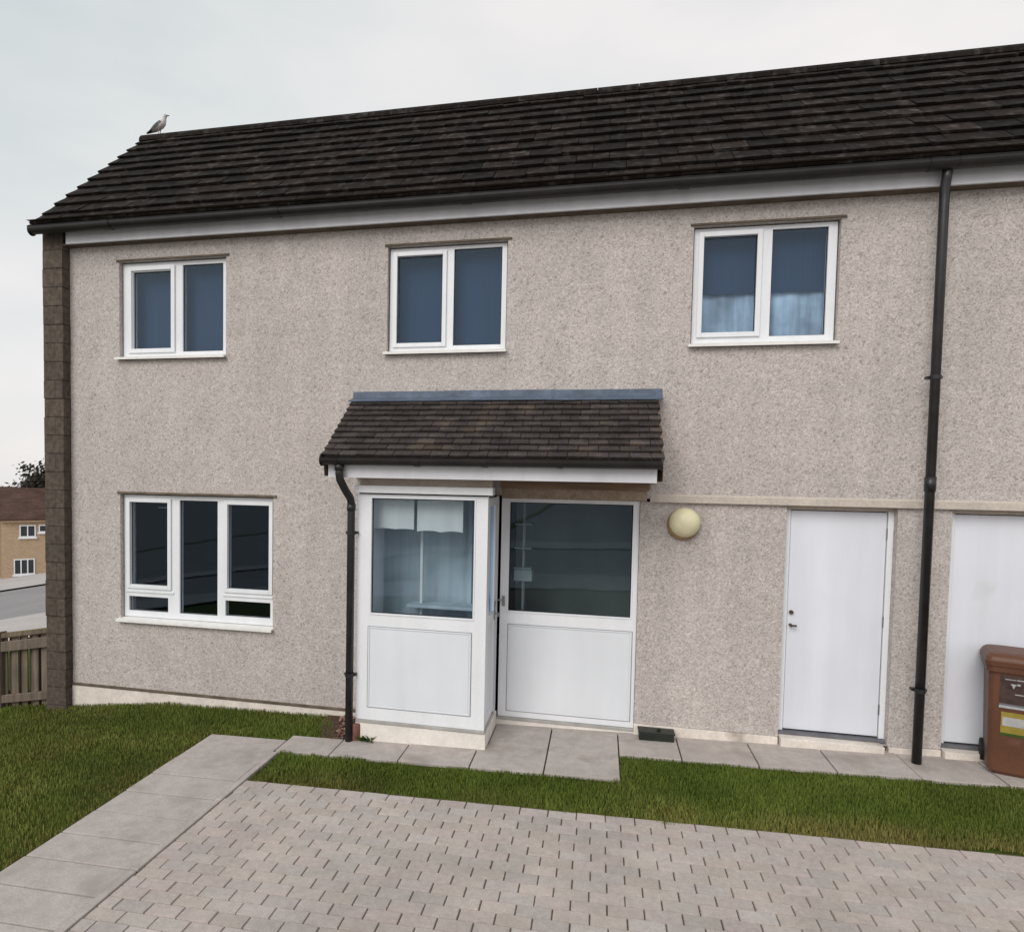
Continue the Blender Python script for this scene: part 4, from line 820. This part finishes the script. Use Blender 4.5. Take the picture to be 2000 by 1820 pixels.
# houses across the street
def far_ray(px, py, depth):
    a = (px - 895.147) / 1289.327; b = (py - 991.404) / 1289.327
    return CAM + (_f + _r * a - _u * b) * depth
HU = Vector((0.6975, 0.7166, 0)); HN = Vector((-0.7166, 0.6975, 0))      # along the street, away from the viewer
def far_house(px0, depth, width, label, left_windows, push=0.0, group='houses across the street'):
    base = far_ray(px0, 1128, depth) + HN * push; base.z = -6.95
    o = root('brick_house', base, label, 'house', group)
    Wd = lambda u, d, z: base + HU * u + HN * d + Vector((0, 0, z))
    eh, rh, dp = 5.05, 7.55, 7.0
    bm = NB(); c = [Wd(0, 0, -0.8), Wd(width, 0, -0.8), Wd(width, dp, -0.8), Wd(0, dp, -0.8)]; t = [Wd(0, 0, eh), Wd(width, 0, eh), Wd(width, dp, eh), Wd(0, dp, eh)]
    for i in range(4): quad(bm, (c[i], c[(i + 1) % 4], t[(i + 1) % 4], t[i]))
    for u in (0, width): bm.faces.new([bm.verts.new(p) for p in (Wd(u, 0, eh), Wd(u, dp / 2, rh - 0.05), Wd(u, dp, eh))])
    obj('wall', bm, M_FARBRICK, o)
    bm = NB()
    for s0, s1 in ((-0.35, dp / 2), (dp + 0.35, dp / 2)):
        P = [Wd(-0.15, s0, eh - 0.12), Wd(width + 0.15, s0, eh - 0.12), Wd(width + 0.15, s1, rh), Wd(-0.15, s1, rh)]; Q = [p + Vector((0, 0, 0.14)) for p in P]
        quad(bm, P); quad(bm, Q)
        for i in range(4): quad(bm, (P[i], P[(i + 1) % 4], Q[(i + 1) % 4], Q[i]))
    obj('roof', bm, M_FARROOF, o)
    bm = NB(); P = [Wd(0, -0.3, eh - 0.25), Wd(width, -0.3, eh - 0.25), Wd(width, -0.3, eh - 0.05), Wd(0, -0.3, eh - 0.05)]; quad(bm, P); Q = [Wd(0, 0, eh - 0.25), Wd(width, 0, eh - 0.25), Wd(width, -0.3, eh - 0.25), Wd(0, -0.3, eh - 0.25)]; quad(bm, Q)
    obj('fascia', bm, M_FARBRICK, o)
    for u0, u1, z0, z1, n in left_windows:
        bm = NB(); fr = 0.09; ww = (u1 - u0 - fr * (n + 1)) / n
        def bar(a, b, c_, d_, bm=bm, y0=-0.07, y1=0.03):
            v = [Wd(a, y0, c_), Wd(b, y0, c_), Wd(b, y0, d_), Wd(a, y0, d_)]; k = [Wd(a, y1, c_), Wd(b, y1, c_), Wd(b, y1, d_), Wd(a, y1, d_)]
            quad(bm, v)
            for i in range(4): quad(bm, (v[i], v[(i + 1) % 4], k[(i + 1) % 4], k[i]))
        bar(u0, u1, z0, z0 + fr); bar(u0, u1, z1 - fr, z1)
        for k in range(n + 1): q = u0 + k * (fr + ww); bar(q, q + fr, z0 + fr, z1 - fr)
        bar(u0 - 0.1, u1 + 0.1, z0 - 0.14, z0 - 0.002, y0=-0.14)
        f = obj('window', bm, M_UPVC, o)
        for k in range(n):
            q = u0 + fr + k * (fr + ww); bm = NB(); quad(bm, (Wd(q, -0.03, z0 + fr), Wd(q + ww, -0.03, z0 + fr), Wd(q + ww, -0.03, z1 - fr), Wd(q, -0.03, z1 - fr))); obj('pane', bm, M_FARPANE, f)
    return o
K = 57.0 / 1289.3
far_house(3, 57, 7.4, 'yellow brick house with brown roof glimpsed left of the end pillar', [((33 - 3) * K, (60 - 3) * K, (1128 - 1050) * K, (1128 - 1026) * K, 2), ((65 - 3) * K, (92 - 3) * K, (1128 - 1041) * K, (1128 - 1026) * K, 2), ((23 - 3) * K, (58 - 3) * K, (1128 - 1124) * K, (1128 - 1093) * K, 3), (4.9, 6.2, 0.2, 1.9, 3)], group=None)
far_house(-170, 57, 7.5, 'attached house mostly outside the left edge, set back from the yellow brick one', [(1.5, 2.7, 3.3, 4.5, 2), (4.6, 5.8, 3.3, 4.5, 2), (1.3, 3.0, 0.6, 1.9, 3)], push=0.9, group=None)

# dark tree behind the far roofs
def tree(px, py, depth, rad, label):
    c = far_ray(px, py, depth); g = H(c.x); o = root('dark_tree', (c.x, c.y, g), label, 'tree')
    bm = NB(); tube(bm, ((c.x, c.y, g - 0.5), (c.x + 0.1, c.y, g + 3), (c.x, c.y + 0.1, c.z - 0.5), (c.x, c.y, c.z + rad * 0.6)), [0.4, 0.3, 0.2, 0.05], 10)
    for i in range(9):
        a = random.uniform(0, 6.28); z = c.z - rad * 0.5 + random.uniform(0, rad); e = Vector((math.cos(a), math.sin(a), random.uniform(0.2, 0.6))) * rad * 0.75
        tube(bm, (Vector((c.x, c.y, z)), Vector((c.x, c.y, z)) + e * 0.5 + Vector((0, 0, 0.15)), Vector((c.x, c.y, z)) + e), [0.12, 0.08, 0.02], 6)
    obj('trunk', bm, M_BARK, o)
    bm = NB(); ly = bm.loops.layers.float_color.new('tint'); cl = []
    for i in range(90):
        d = Vector((random.gauss(0, 1), random.gauss(0, 1), random.gauss(0, 1))).normalized() * rad * random.uniform(0.35, 0.95); d.z *= 0.85; cl.append((c + d, rad * random.uniform(0.16, 0.3)))
    for q, r_ in cl:
        t = random.uniform(0.55, 1.4)
        for k in range(110):
            p = q + Vector((random.gauss(0, 0.5), random.gauss(0, 0.5), random.gauss(0, 0.4))) * r_; s = random.uniform(0.14, 0.30)
            a = Vector((random.gauss(0, 1), random.gauss(0, 1), random.gauss(0, 1))).normalized(); b = a.orthogonal().normalized(); a2 = a.cross(b)
            f = bm.faces.new([bm.verts.new(p + b * s), bm.verts.new(p + a2 * s * 0.5), bm.verts.new(p - b * s), bm.verts.new(p - a2 * s * 0.5)])
            for l in f.loops: l[ly] = (t, t, t, 1)
    obj('crown', bm, M_LEAF, o)
tree(116, 974, 72, 5.5, 'dark tree crown rising behind the brown far roof beside the end pillar')
